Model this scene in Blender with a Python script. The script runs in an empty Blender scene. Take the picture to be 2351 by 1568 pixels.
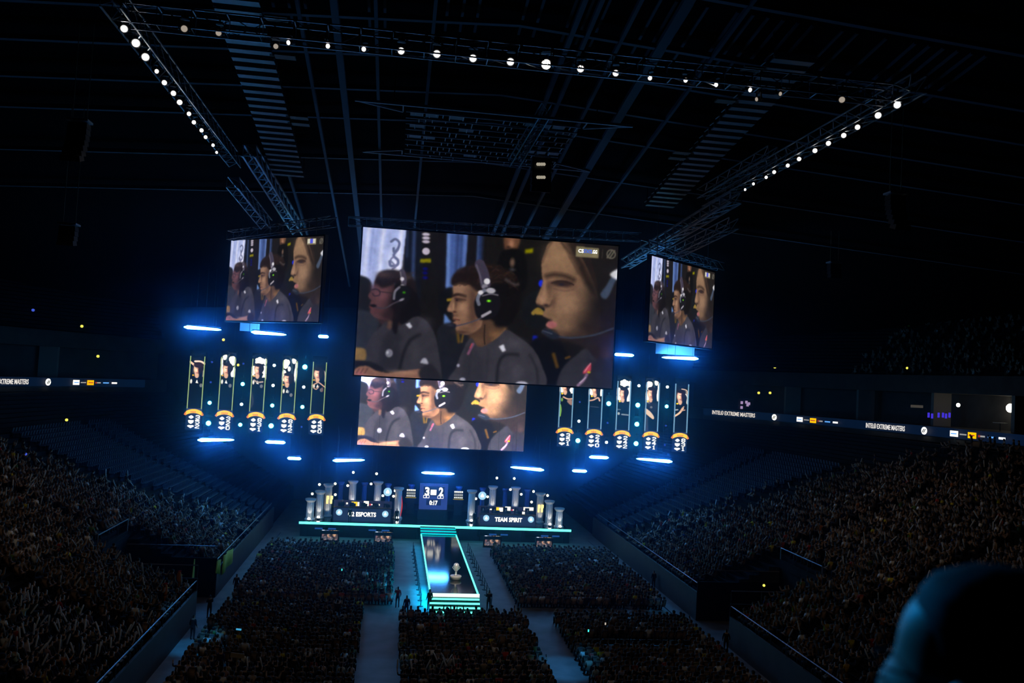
import bpy, bmesh, math, random
import numpy as np
from mathutils import Vector, Matrix
random.seed(7); RNG = np.random.default_rng(7)
C = bpy.context.scene.collection
SC = bpy.context.scene
# ---------------------------------------------------------------- camera (high in the stands, looking down the hall at the stage)
W_, H_, F = 2351., 1568., 1950.
CZ = 19.0; AX = 6.05                     # camera height; X of the hall's long axis
_d = Vector(((910 - W_ / 2) / F, -(860 - H_ / 2) / F, -1)).normalized()
_r = math.radians(3.4)
_u = Vector((math.sin(_r), math.cos(_r), 0)); _u = (_u - _d * _u.dot(_d)).normalized()
_x = _d.cross(_u)
RW = Matrix((_x, _d, _u))                # camera axes -> world axes
cam = bpy.data.objects.new('camera', bpy.data.cameras.new('camera')); C.objects.link(cam)
cam.data.lens = F / W_ * 36; cam.data.sensor_width = 36; cam.data.clip_start = .1; cam.data.clip_end = 500
cam.matrix_world = Matrix.Translation((0, 0, CZ)) @ RW.to_4x4()
cam.data.dof.use_dof = True; cam.data.dof.focus_distance = 92; cam.data.dof.aperture_fstop = 2.8
SC.camera = cam
SC.view_settings.view_transform = 'Standard'; SC.view_settings.look = 'None'; SC.view_settings.gamma = 1
SC.view_settings.use_curve_mapping = False; SC.view_settings.exposure = 0
SC.cycles.use_denoising = True; SC.cycles.max_bounces = 4; SC.cycles.diffuse_bounces = 2; SC.cycles.glossy_bounces = 3
SC.cycles.volume_bounces = 0; SC.cycles.sample_clamp_indirect = 3; SC.cycles.use_light_tree = True; SC.cycles.transparent_max_bounces = 8
wd = bpy.data.worlds.new('world'); SC.world = wd; wd.use_nodes = True
wd.node_tree.nodes['Background'].inputs[0].default_value = (.25, .3, .5, 1); wd.node_tree.nodes['Background'].inputs[1].default_value = .0001

def ray(px, py): return RW @ Vector(((px - W_ / 2) / F, -(py - H_ / 2) / F, -1))
def at(px, py, Y): r = ray(px, py); return Vector((r.x / r.y * Y, Y, CZ + r.z / r.y * Y))
def atz(px, py, z): r = ray(px, py); t = (z - CZ) / r.z; return Vector((r.x * t, r.y * t, z))
def atx(px, py, X): r = ray(px, py); t = X / r.x; return Vector((X, r.y * t, CZ + r.z * t))
def proj(P):
    q = RW.transposed() @ (Vector(P) - Vector((0, 0, CZ))); return (W_ / 2 + q.x / -q.z * F, H_ / 2 - q.y / -q.z * F)
def zr(X, Y): return 41 - .144 * (Y - 43) - .06 * abs(X - AX)
def atroof(px, py, dz=0):
    r = ray(px, py); t = 40.
    for _ in range(60):
        P = r * t; t += (zr(P.x, P.y) + dz - CZ - P.z) / (r.z + .144 * r.y) * .8
    P = r * t; return Vector((P.x, P.y, CZ + P.z))

# ---------------------------------------------------------------- lamps of the hall: wash light of the lighting rig on the public, plus added spots
def lamp(name, kind, loc, aim, energy, col, size=1., spot=60, blend=.5, sizey=None):
    l = bpy.data.lights.new(name, kind); l.energy = energy; l.color = col
    o = bpy.data.objects.new(name, l); C.objects.link(o); o.location = loc
    o.rotation_euler = (Vector(aim) - Vector(loc)).to_track_quat('-Z', 'Y').to_euler()
    if kind == 'SPOT': l.spot_size = math.radians(spot); l.spot_blend = blend; l.shadow_soft_size = size
    if kind == 'AREA':
        l.size = size
        if sizey: l.shape = 'RECTANGLE'; l.size_y = sizey
    return o
WARM = (1, .80, .58)
for fx, fy, x1, y1, en, sp in ((-12, 50, -36, 64, 1900, 62), (-12, 56, -34, 86, 1200, 50), (-6, 30, -24, 49, 1500, 64), (24, 50, 48, 62, 1700, 62), (24, 56, 50, 84, 1500, 58), (18, 30, 38, 50, 1300, 64), (AX - 4, 42, AX - 8, 58, 1000, 60), (AX + 4, 42, AX + 8, 58, 1000, 60), (AX - 4, 52, AX - 11, 82, 1500, 44), (AX + 4, 52, AX + 11, 82, 1500, 44)):
    lamp('rig_and_added_wash', 'SPOT', (fx, fy, 34), (x1, y1, 2), en * .78, WARM, .4, sp, .9)  # the pair nearest the viewer is added, to brighten the near stands
for nm, fr, (tx, ty), en, sp in (('added_floor_beam', (2.6, 60, 30), (870, 1540), 3500, 12), ('added_aisle_beam', (13, 44, 31), (1296, 1535), 26000, 9), ('added_aisle_beam', (-13, 50, 31), (448, 1486), 26000, 8), ('added_aisle_beam', (22, 60, 31), (1511, 1403), 9000, 4)):
    lamp(nm, 'SPOT', fr, atz(tx, ty, 0), en, (.02, .38, 1), .3, sp, .6)  # beams added to put blue light on the aisle floors
lamp('added_cheek_beam', 'SPOT', (-13.5, 56, 32), Vector((0, 0, CZ)) + ray(2150, 1500).normalized() * 1.15, 42000, (.01, .36, 1), .3, 2.5, .5)  # added spot, makes the blue rim on the near person's cheek

# ---------------------------------------------------------------- materials
MATS = {}
def mat(name, col, rough=.7, metal=0., emit=None, es=1., noise=0., nscale=4., spec=.5, sampling=None):
    if name in MATS: return MATS[name]
    m = bpy.data.materials.new(name); m.use_nodes = True; n = m.node_tree.nodes; b = n['Principled BSDF']
    b.inputs['Base Color'].default_value = (*col, 1); b.inputs['Roughness'].default_value = rough; b.inputs['Metallic'].default_value = metal
    b.inputs['Specular IOR Level'].default_value = spec
    if emit is not None: b.inputs['Emission Color'].default_value = (*emit, 1); b.inputs['Emission Strength'].default_value = es
    if noise:
        t = n.new('ShaderNodeTexNoise'); t.inputs['Scale'].default_value = nscale; t.inputs['Detail'].default_value = 4
        co = n.new('ShaderNodeTexCoord'); m.node_tree.links.new(co.outputs['Object'], t.inputs['Vector'])
        r = n.new('ShaderNodeValToRGB'); r.color_ramp.elements[0].position = .3; r.color_ramp.elements[1].position = .7
        r.color_ramp.elements[0].color = (*[c * (1 - noise) for c in col], 1); r.color_ramp.elements[1].color = (*[min(1, c * (1 + noise)) for c in col], 1)
        m.node_tree.links.new(t.outputs['Fac'], r.inputs['Fac']); m.node_tree.links.new(r.outputs['Color'], b.inputs['Base Color'])
        bp = n.new('ShaderNodeBump'); bp.inputs['Strength'].default_value = .15; m.node_tree.links.new(t.outputs['Fac'], bp.inputs['Height']); m.node_tree.links.new(bp.outputs['Normal'], b.inputs['Normal'])
    if sampling: m.cycles.emission_sampling = sampling
    MATS[name] = m; return m
def emat(name, col, s, sampling='NONE'): return mat(name, (.008, .008, .008), .6, 0, col, s, sampling=sampling, spec=.1)
def vmat(name, strength, attr='Col'):     # a lit LED surface: colour per picture cell
    if name in MATS: return MATS[name]
    m = bpy.data.materials.new(name); m.use_nodes = True; n = m.node_tree.nodes; b = n['Principled BSDF']
    b.inputs['Base Color'].default_value = (.01, .01, .01, 1); b.inputs['Roughness'].default_value = .6; b.inputs['Specular IOR Level'].default_value = .1
    a = n.new('ShaderNodeAttribute'); a.attribute_name = attr
    m.node_tree.links.new(a.outputs['Color'], b.inputs['Emission Color']); b.inputs['Emission Strength'].default_value = strength
    m.cycles.emission_sampling = 'NONE'; MATS[name] = m; return m
def omat(name, rough=.85):                # cloth in the colour of the person's own shirt
    m = bpy.data.materials.new(name); m.use_nodes = True; n = m.node_tree.nodes; b = n['Principled BSDF']; b.inputs['Roughness'].default_value = rough
    a = n.new('ShaderNodeObjectInfo'); m.node_tree.links.new(a.outputs['Color'], b.inputs['Base Color']); MATS[name] = m; return m
def pmat(name, attr='Col', rough=.85):
    m = bpy.data.materials.new(name); m.use_nodes = True; n = m.node_tree.nodes; b = n['Principled BSDF']; b.inputs['Roughness'].default_value = rough; b.inputs['Specular IOR Level'].default_value = .2
    a = n.new('ShaderNodeAttribute'); a.attribute_name = attr; m.node_tree.links.new(a.outputs['Color'], b.inputs['Base Color']); MATS[name] = m; return m

BLACK = mat('black_paint', (.012, .012, .014), .6)
STEEL = mat('truss_aluminium', (.36, .4, .46), .45, .4)
DARKM = mat('dark_metal', (.03, .032, .036), .5, .5)
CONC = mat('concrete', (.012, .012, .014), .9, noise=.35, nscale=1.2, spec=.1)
FLOORM = mat('hall_floor', (.16, .15, .15), .62, noise=.25, nscale=.7)
SKIN = mat('skin', (.42, .26, .18), .6); HAIR = mat('hair', (.03, .02, .015), .7); TROU = mat('trousers', (.018, .02, .028), .9)
SHIRT = omat('shirt')
ROOFM = mat('roof_sheet', (.005, .0055, .007), .9, 0, noise=.2, nscale=.4, spec=.03); BEAMM = mat('roof_beam_paint', (.09, .12, .16), .7, spec=.15); GRIDM = mat('grid_steel', (.32, .38, .45), .6)
TUBE = emat('tube_glow', (.055, .34, 1), 115, 'AUTO')
CYAN = emat('cyan_strip', (.10, 1., .72), 2.6, 'AUTO'); CYANB = emat('blue_strip', (.0, .85, .95), 1.1)
LENS = emat('lens_white', (1, .93, .86), 7); LENSB = emat('lens_bright', (1, .90, .74), 60); LENSD = emat('lens_dim', (1, .85, .7), .35)
HEADC = emat('lens_cyan', (.05, .75, .9), 60, 'AUTO'); HEADW = emat('lens_paleblue', (.75, .95, 1), 8); HEADB = emat('lens_blue', (.02, .05, .4), 1.); BULB = emat('warm_bulb', (1, .86, .55), 5)
WHITE = emat('caption_white', (1, 1, .95), 1.6); TXW = emat('caption_soft', (.8, .78, .78), 1.); TXB = emat('caption_blue', (.06, .16, .85), 1.)
EXITY = emat('exit_lamp_yellow', (.9, .85, .12), 1.2); EXITO = emat('exit_lamp_orange', (1, .35, .05), 1.)

# ---------------------------------------------------------------- mesh building
class MB:
    def __init__(s): s.v = []; s.f = []
    def add(s, v, f): o = len(s.v); s.v += [tuple(p) for p in v]; s.f += [tuple(i + o for i in q) for q in f]; return s
    def box(s, c, sz, rot=None, taper=1.):
        hx, hy, hz = sz[0] / 2, sz[1] / 2, sz[2] / 2; P = []
        for z in (-1, 1):
            k = taper if z > 0 else 1.
            for x, y in ((-1, -1), (1, -1), (1, 1), (-1, 1)):
                p = Vector((x * hx * k, y * hy * k, z * hz))
                if rot is not None: p = rot @ p
                P.append(p + Vector(c))
        return s.add(P, [(3, 2, 1, 0), (4, 5, 6, 7), (0, 1, 5, 4), (1, 2, 6, 5), (2, 3, 7, 6), (3, 0, 4, 7)])
    def bar(s, a, b, r, n=4, r2=None, caps=True):
        a, b = Vector(a), Vector(b); d = (b - a).normalized(); u = d.cross(Vector((0, 0, 1)) if abs(d.z) < .9 else Vector((1, 0, 0))).normalized(); w = d.cross(u)
        r2 = r if r2 is None else r2; P = []
        for c, rr in ((a, r), (b, r2)):
            for k in range(n):
                t = 2 * math.pi * (k + .5) / n; P.append(c + u * math.cos(t) * rr + w * math.sin(t) * rr)
        f = [(k, (k + 1) % n, n + (k + 1) % n, n + k) for k in range(n)]
        if caps: f += [tuple(range(n - 1, -1, -1)), tuple(range(n, 2 * n))]
        return s.add(P, f)
    def loft(s, rings, close=True):
        n = len(rings[0]); P = [p for r in rings for p in r]; f = []
        for i in range(len(rings) - 1):
            for k in range(n): f.append((i * n + k, i * n + (k + 1) % n, (i + 1) * n + (k + 1) % n, (i + 1) * n + k))
        if close: f += [tuple(range(n - 1, -1, -1)), tuple(range((len(rings) - 1) * n, len(rings) * n))]
        return s.add(P, f)
    def lathe(s, prof, c=(0, 0, 0), n=16, M=None, flute=0):
        R = []
        for r, z in prof:
            ring = []
            for k in range(n):
                t = 2 * math.pi * k / n; rr = r * (1 - (flute if k % 2 else 0)); p = Vector((rr * math.cos(t), rr * math.sin(t), z))
                if M is not None: p = M @ p
                ring.append(p + Vector(c))
            R.append(ring)
        return s.loft(R)
    def ball(s, c, r, n=10, sq=(1, 1, 1)):
        R = []
        for i in range(1, n):
            t = math.pi * i / n; R.append([Vector(c) + Vector((r * sq[0] * math.sin(t) * math.cos(a), r * sq[1] * math.sin(t) * math.sin(a), -r * sq[2] * math.cos(t))) for a in (2 * math.pi * k / (n + 2) for k in range(n + 2))])
        return s.loft(R)
    def quad(s, a, b, c, d): return s.add([a, b, c, d], [(0, 1, 2, 3)])
    def build(s, name, m=None, parent=None, smooth=False, rel=None):
        me = bpy.data.meshes.new(name); v = s.v
        if rel is not None: v = [tuple(Vector(p) - Vector(rel)) for p in v]
        me.from_pydata(v, [], s.f); me.validate()
        if smooth: me.polygons.foreach_set('use_smooth', [True] * len(me.polygons))
        if m: me.materials.append(m)
        o = bpy.data.objects.new(name, me); C.objects.link(o)
        if rel is not None and parent is None: o.location = rel
        if parent: o.parent = parent
        return o
def tag(o, label=None, cat=None, group=None, kind=None):
    for k, v in (('label', label), ('category', cat), ('group', group), ('kind', kind)):
        if v: o[k] = v
    return o
def struct(mb, name, m): o = mb.build(name, m); o['kind'] = 'structure'; return o
def empty(name, loc, label, cat, group=None, rz=0):
    o = bpy.data.objects.new(name, None); C.objects.link(o); o.location = loc; o.rotation_euler = (0, 0, rz); o.empty_display_size = .2
    return tag(o, label, cat, group)
def dup(o, parent=None):
    c = o.copy(); C.objects.link(c)
    if parent: c.parent = parent
    for ch in list(o.children):
        g = ch.copy(); C.objects.link(g); g.parent = c
        for q in list(ch.children): h = q.copy(); C.objects.link(h); h.parent = g
    return c
def text(s, p0, p1, h, m, parent=None, name='lettering', bold=.02, n=None, depth=.01, off=0.):
    """lettering from p0 to p1 along the baseline, letter height h, facing n"""
    cu = bpy.data.curves.new(name, 'FONT'); cu.body = s; cu.size = 1; cu.offset = bold; cu.extrude = depth; cu.resolution_u = 3; cu.materials.append(m)
    o = bpy.data.objects.new(name, cu); C.objects.link(o)
    p0, p1 = Vector(p0), Vector(p1); x = (p1 - p0); L = x.length; x.normalize(); n = Vector((0, -1, 0)) if n is None else n
    z = Vector((0, 0, 1)); z = (z - x * z.dot(x)).normalized(); nn = x.cross(z)
    bpy.context.view_layer.update(); w = o.dimensions.x
    me = bpy.data.meshes.new_from_object(o.evaluated_get(bpy.context.evaluated_depsgraph_get())); bpy.data.objects.remove(o); bpy.data.curves.remove(cu)
    o = bpy.data.objects.new(name, me); C.objects.link(o)
    R = Matrix((x, z, nn)).transposed().to_4x4()
    o.matrix_world = Matrix.Translation(p0 + nn * off) @ R @ Matrix.Diagonal((L / max(w, .01), h / .72, 1, 1))
    if parent is not None:
        o.parent = parent; o.matrix_parent_inverse = Matrix.Translation(-Vector(parent.location)) if parent.rotation_euler.z == 0 else parent.matrix_world.inverted()
    return o
def lin(a): a = np.asarray(a, float); return np.where(a <= .04045, a / 12.92, ((a + .055) / 1.055) ** 2.4)
def picture(name, img, q, m, parent=None):
    """LED surface showing img; q = corners TL TR BR BL"""
    h, w = img.shape[:2]; TL, TR, BR, BL = [np.array(p, float) for p in q]
    u, v = np.meshgrid(np.linspace(0, 1, w), np.linspace(0, 1, h)); u = u[..., None]; v = v[..., None]
    P = (TL * (1 - u) + TR * u) * (1 - v) + (BL * (1 - u) + BR * u) * v
    me = bpy.data.meshes.new(name); me.vertices.add(w * h); me.vertices.foreach_set('co', P.reshape(-1).astype(np.float32))
    i = np.arange(w * h).reshape(h, w); F_ = np.stack([i[1:, :-1], i[1:, 1:], i[:-1, 1:], i[:-1, :-1]], -1).reshape(-1)
    n = (w - 1) * (h - 1); me.loops.add(n * 4); me.loops.foreach_set('vertex_index', F_.astype(np.int32)); me.polygons.add(n)
    me.polygons.foreach_set('loop_start', np.arange(0, n * 4, 4, dtype=np.int32)); me.update(calc_edges=True)
    at_ = me.color_attributes.new('Col', 'FLOAT_COLOR', 'POINT'); col = np.ones((w * h, 4), np.float32); col[:, :3] = lin(img).reshape(-1, 3); at_.data.foreach_set('color', col.reshape(-1))
    me.materials.append(m); o = bpy.data.objects.new(name, me); C.objects.link(o)
    if parent: o.parent = parent; o.matrix_parent_inverse = Matrix.Translation(-Vector(parent.location))
    return o
def wchild(o, parent):            # mesh built in world coordinates becomes a part of an Empty
    o.parent = parent; o.matrix_parent_inverse = Matrix.Translation(-Vector(parent.location)); return o
# ---------------------------------------------------------------- picture content of the LED screens (numpy drawing, no files)
class Canvas:
    def __init__(s, w, h, bg):
        s.w, s.h = w, h
        s.a = np.zeros((h, w, 3)); s.a[:] = np.array(bg) / 255.
        s.yy, s.xx = np.mgrid[0:h, 0:w] + .5
        s.T = lambda p: p
    def pts(s, P): return [s.T(p) for p in P]
    def smooth(s, P, n=6):
        P = np.array(P, float); out = []
        N = len(P)
        for i in range(N):
            a, b, c, d = P[i - 1], P[i], P[(i + 1) % N], P[(i + 2) % N]
            for k in range(n):
                t = k / n
                out.append(.5 * ((2 * b) + (c - a) * t + (2 * a - 5 * b + 4 * c - d) * t * t + (3 * b - a - 3 * c + d) * t ** 3))
        return np.array(out)
    def mask(s, P):
        m = np.zeros((s.h, s.w), bool)
        x0, x1, y0, y1 = max(0, int(P[:, 0].min()) - 1), min(s.w, int(P[:, 0].max()) + 2), max(0, int(P[:, 1].min()) - 1), min(s.h, int(P[:, 1].max()) + 2)
        if x1 <= x0 or y1 <= y0: return m, None
        xx, yy = s.xx[y0:y1, x0:x1], s.yy[y0:y1, x0:x1]
        c = np.zeros(xx.shape, bool)
        for (xa, ya), (xb, yb) in zip(P, np.roll(P, -1, 0)):
            if ya == yb: continue
            c ^= ((ya > yy) != (yb > yy)) & (xx < (xb - xa) * (yy - ya) / (yb - ya) + xa)
        m[y0:y1, x0:x1] = c
        return m, None
    def blur(s, m, r):
        if r < .5: return m
        r = int(round(r)); k = np.hanning(2 * r + 3)[1:-1]; k /= k.sum()
        for ax in (0, 1):
            p = [(0, 0)] * m.ndim; p[ax] = (r, r)
            q = np.pad(m, p, mode='edge'); o = np.zeros_like(m)
            for i, w in enumerate(k):
                sl = [slice(None)] * m.ndim; sl[ax] = slice(i, i + m.shape[ax]); o += w * q[tuple(sl)]
            m = o
        return m
    def comp(s, m, col, al=1.):
        m = (m * al)[..., None]; s.a = s.a * (1 - m) + np.array(col) / 255. * m
    def poly(s, P, col, soft=1, al=1., curve=True, clip=None):
        P = s.pts(P); P = s.smooth(P) if curve else np.array(P, float)
        m = s.mask(P)[0].astype(float); m = s.blur(m, soft)
        if clip is not None: m = m * clip
        s.comp(m, col, al); return m
    def line(s, P, wd, col, soft=1, al=1., curve=True):
        P = np.array(s.pts(P), float)
        if curve and len(P) > 2:
            Q = []
            for i in range(len(P) - 1):
                a, b, c, d = P[max(i - 1, 0)], P[i], P[i + 1], P[min(i + 2, len(P) - 1)]
                for k in range(6):
                    t = k / 6; Q.append(.5 * ((2 * b) + (c - a) * t + (2 * a - 5 * b + 4 * c - d) * t * t + (3 * b - a - 3 * c + d) * t ** 3))
            Q.append(P[-1]); P = np.array(Q)
        D = np.full((s.h, s.w), 1e9)
        for a, b in zip(P[:-1], P[1:]):
            v = b - a; L = max(v @ v, 1e-9)
            t = np.clip(((s.xx - a[0]) * v[0] + (s.yy - a[1]) * v[1]) / L, 0, 1)
            D = np.minimum(D, (s.xx - a[0] - t * v[0]) ** 2 + (s.yy - a[1] - t * v[1]) ** 2)
        wd = wd * s.k / 2
        m = np.clip((wd + soft / 2 - np.sqrt(D)) / max(soft, .5), 0, 1); s.comp(m, col, al)
    def ell(s, c, rx, ry, col, soft=1, al=1., rot=0):
        c = s.T(c); rx *= s.k; ry *= s.k
        dx, dy = s.xx - c[0], s.yy - c[1]; cs, sn = math.cos(rot), math.sin(rot)
        u, v = (dx * cs + dy * sn) / rx, (-dx * sn + dy * cs) / ry
        q = np.sqrt(u * u + v * v); m = np.clip((1 - q) * min(rx, ry) / max(soft, .5) + .5, 0, 1); s.comp(m, col, al)
    def glow(s, c, rx, ry, col, al=1.):
        c = s.T(c); q = ((s.xx - c[0]) / (rx * s.k)) ** 2 + ((s.yy - c[1]) / (ry * s.k)) ** 2
        s.comp(np.exp(-q), col, al)

def homog(src, dst):
    A = []
    for (x, y), (u, v) in zip(src, dst):
        A.append([x, y, 1, 0, 0, 0, -u * x, -u * y, -u]); A.append([0, 0, 0, x, y, 1, -v * x, -v * y, -v])
    h = np.linalg.svd(np.array(A, float))[2][-1].reshape(3, 3)
    return lambda p: tuple((h @ (p[0], p[1], 1.))[:2] / (h @ (p[0], p[1], 1.))[2])

def paint_players(W=480):
    H = W * 9 // 16
    c = Canvas(W, H, (25, 23, 23)); c.k = W / 2165.
    c.T = homog([(130, 83), (2283, 238), (2235, 1440), (45, 1318)], [(0, 0), (W, 0), (W, H), (0, H)])
    P, L, E, G = c.poly, c.line, c.ell, c.glow
    q = W / 480.
    # backdrop: pale curtain, blue curtains, dark posts
    P([(60, 40), (502, 60), (470, 300), (430, 560), (60, 640)], (160, 172, 216), 2 * q, curve=False)
    for x, w, col in ((165, 26, (196, 200, 226)), (235, 20, (140, 152, 200)), (290, 30, (205, 208, 232)), (345, 18, (150, 160, 205)), (440, 34, (214, 216, 238)), (205, 12, (120, 132, 182))):
        L([(x + 20, 70), (x - 10, 300), (x - 30, 560)], w, col, 6 * q, .8)
    G((390, 390), 70, 120, (222, 222, 238), .7); G((150, 500), 60, 90, (175, 182, 222), .6)
    L([(365, 205), (400, 185), (432, 215), (420, 265), (388, 290), (385, 262)], 20, (92, 98, 130), 2 * q)
    L([(418, 270), (385, 320), (420, 360), (412, 400), (360, 405), (352, 370)], 22, (100, 105, 140), 2 * q)
    L([(385, 330), (360, 360), (400, 410), (375, 430)], 13, (110, 112, 145), 2 * q)
    P([(502, 60), (620, 60), (610, 700), (440, 700)], (22, 24, 32), 2 * q, curve=False)
    L([(560, 90), (552, 300), (545, 520)], 30, (48, 62, 98), 5 * q); L([(505, 90), (495, 330)], 16, (38, 46, 70), 4 * q)
    for y in (145, 175, 205, 285): E((656, y), 32, 15 if y < 260 else 30, (172, 164, 182), 2 * q)
    for y in (158, 190): L([(630, y), (684, y)], 5, (60, 55, 65), 1)
    P([(605, 350), (695, 345), (698, 378), (607, 380)], (118, 114, 8), 2 * q, curve=False)
    for y in (430, 465, 505): E((648, y), 22, 14, (16, 16, 92), 3 * q)
    P([(836, 60), (1015, 60), (985, 420), (960, 620), (818, 620)], (70, 92, 148), 3 * q, curve=False)
    L([(850, 100), (838, 580)], 26, (96, 122, 178), 5 * q); L([(930, 100), (905, 500)], 26, (48, 62, 104), 7 * q); L([(990, 120), (975, 420)], 20, (88, 112, 168), 6 * q); L([(960, 120), (945, 420)], 14, (50, 66, 108), 5 * q)
    L([(1115, 120), (1100, 420)], 44, (40, 54, 92), 8 * q); L([(1098, 120), (1086, 400)], 10, (66, 86, 130), 5 * q)
    # somebody far behind with a mask
    P([(1315, 165), (1440, 170), (1430, 250), (1390, 300), (1330, 290)], (96, 66, 50), 4 * q); G((1372, 225), 28, 45, (170, 122, 98), .8)
    P([(1290, 290), (1480, 300), (1490, 600), (1260, 600)], (17, 16, 17), 4 * q); E((1382, 378), 20, 34, (95, 76, 66), 5 * q); E((1382, 436), 20, 12, (60, 58, 62), 5 * q); E((1348, 250), 18, 12, (60, 40, 34), 4 * q)
    P([(1488, 268), (1560, 258), (1555, 295), (1490, 302)], (122, 118, 4), 3 * q, curve=False)
    E((1628, 552), 24, 30, (24, 40, 196), 3 * q); P([(1560, 990), (1600, 1000), (1590, 1030), (1560, 1050)], (24, 34, 170), 3 * q)
    # chairs
    P([(60, 520), (150, 500), (200, 560), (205, 720), (190, 830), (60, 850)], (30, 30, 33), 3 * q)
    P([(60, 800), (200, 800), (270, 860), (230, 980), (150, 1120), (40, 1130)], (44, 46, 54), 4 * q)
    P([(760, 640), (830, 590), (900, 600), (900, 760), (850, 830), (770, 800)], (20, 20, 23), 4 * q)
    P([(808, 800), (870, 880), (840, 920), (804, 930)], (92, 122, 178), 3 * q, curve=False)
    P([(745, 960), (860, 880), (1000, 900), (1020, 1400), (800, 1400)], (30, 31, 37), 4 * q)
    P([(1460, 760), (1500, 660), (1600, 600), (1720, 640), (1720, 900), (1560, 930), (1470, 860)], (23, 24, 27), 4 * q)
    L([(1560, 800), (1600, 770), (1640, 800)], 34, (126, 106, 50), 3 * q); L([(840, 690), (885, 685)], 24, (132, 110, 30), 3 * q)
    P([(1530, 1080), (1640, 1000), (1800, 1040), (1900, 1460), (1560, 1460)], (18, 18, 21), 5 * q)
    L([(1735, 1150), (1765, 1250)], 24, (92, 66, 22), 6 * q); L([(1840, 1180), (1870, 1170)], 16, (90, 66, 22), 4 * q)
    L([(920, 950), (930, 1040)], 22, (96, 72, 28), 5 * q); L([(965, 985), (955, 1040)], 12, (120, 92, 34), 4 * q)
    # person at the left
    P([(395, 560), (540, 560), (590, 700), (600, 830), (560, 900), (380, 860), (350, 700)], (17, 16, 18), 3 * q)
    P([(250, 850), (290, 700), (390, 780), (420, 860), (470, 960), (330, 930)], (58, 42, 44), 4 * q)
    P([(235, 520), (215, 580), (190, 620), (168, 650), (182, 680), (196, 690), (186, 715), (192, 745), (186, 790), (215, 830), (270, 850), (340, 850), (400, 760), (390, 560), (300, 500)], (84, 58, 62), 2 * q)
    G((300, 640), 60, 60, (112, 74, 82), .7); G((215, 590), 30, 40, (84, 62, 76), .7); G((350, 780), 60, 60, (70, 48, 52), .7); G((192, 745), 14, 14, (120, 62, 60), .8)
    L([(205, 605), (230, 600), (265, 615), (262, 650), (220, 655), (206, 635)], 8, (44, 36, 46), 2 * q); L([(262, 620), (380, 635)], 7, (50, 38, 46), 2 * q)
    P([(225, 560), (245, 480), (320, 440), (430, 445), (530, 490), (570, 560), (560, 640), (440, 620), (400, 560), (350, 575), (280, 590), (250, 560)], (34, 27, 28), 4 * q); P([(390, 560), (470, 560), (560, 620), (600, 800), (520, 880), (430, 860), (400, 740)], (22, 19, 20), 6 * q)
    for k_ in range(12): L([(250 + k_ * 22, 500 + (k_ % 3) * 12), (270 + k_ * 24, 470), (300 + k_ * 24, 462)], 8, (62, 50, 50), 4 * q, .5)
    G((300, 480), 60, 22, (84, 66, 62), .6); G((500, 500), 50, 22, (72, 60, 60), .6)
    P([(150, 1080), (190, 1000), (280, 900), (330, 870), (420, 900), (480, 880), (560, 830), (640, 850), (720, 960), (760, 1130), (780, 1400), (640, 1390), (380, 1300), (150, 1240), (130, 1150)], (52, 50, 57), 2 * q)
    P([(300, 1000), (390, 940), (440, 1010), (400, 1260), (260, 1240)], (38, 37, 42), 8 * q, .7)
    L([(600, 980), (520, 1030), (470, 1120), (430, 1260)], 26, (30, 29, 33), 6 * q); G((640, 900), 60, 60, (66, 64, 74), .7); G((560, 1130), 40, 110, (64, 62, 69), .6)
    P([(395, 640), (440, 620), (440, 820), (420, 900), (400, 980), (360, 900), (385, 780)], (24, 21, 23), 4 * q)
    G((385, 730), 60, 120, (26, 21, 23), .95); G((330, 820), 60, 34, (44, 32, 34), .8); G((250, 770), 40, 30, (70, 44, 50), .5)
    L([(350, 880), (345, 915)], 34, (88, 66, 58), 6 * q)
    P([(482, 895), (515, 878), (540, 915), (515, 930)], (176, 178, 192), 2 * q, curve=False)
    E((342, 1135), 30, 34, (118, 118, 132), 3 * q); E((330, 1130), 10, 12, (160, 160, 174), 2 * q)
    P([(605, 1215), (625, 1180), (655, 1180), (672, 1230), (640, 1225)], (150, 150, 165), 2 * q)
    P([(45, 1100), (100, 1090), (145, 1110), (135, 1200), (40, 1200)], (122, 98, 62), 3 * q)
    P([(45, 1200), (140, 1200), (250, 1230), (300, 1290), (45, 1280)], (30, 29, 33), 3 * q)
    P([(45, 1330), (50, 1275), (100, 1245), (165, 1245), (230, 1280), (330, 1300), (470, 1285), (590, 1270), (640, 1290), (665, 1345), (600, 1370), (45, 1340)], (128, 94, 80), 2 * q)
    G((480, 1300), 120, 18, (152, 118, 98), .8); G((90, 1310), 40, 30, (150, 88, 102), .6)
    for x in (90, 125, 160): L([(x, 1265), (x - 22, 1300)], 6, (84, 56, 52), 3 * q)
    P([(590, 1290), (700, 1230), (790, 1380), (650, 1400)], (38, 36, 40), 4 * q)
    # headset of the person at the left
    L([(455, 455), (470, 520), (462, 590)], 46, (70, 64, 78), 2 * q); L([(440, 458), (452, 540)], 8, (120, 116, 130), 2 * q)
    E((455, 515), 16, 16, (192, 188, 200), 2 * q); E((457, 575), 18, 14, (176, 172, 186), 2 * q)
    P([(400, 610), (440, 570), (500, 580), (530, 640), (510, 700), (440, 730), (385, 710), (370, 660)], (24, 23, 26), 2 * q)
    L([(430, 585), (395, 620), (385, 680)], 20, (104, 102, 116), 2 * q); E((470, 628), 13, 10, (46, 116, 16), 2 * q)
    L([(460, 685), (380, 720), (300, 760), (215, 745)], 12, (62, 56, 66), 2 * q); E((450, 688), 22, 10, (120, 118, 132), 2 * q, rot=-.5); E((212, 738), 26, 13, (28, 24, 28), 2 * q)
    # person in the middle
    P([(1080, 560), (1300, 480), (1420, 560), (1440, 700), (1380, 860), (1300, 930), (1180, 940), (1090, 850)], (20, 18, 19), 3 * q)
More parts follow.
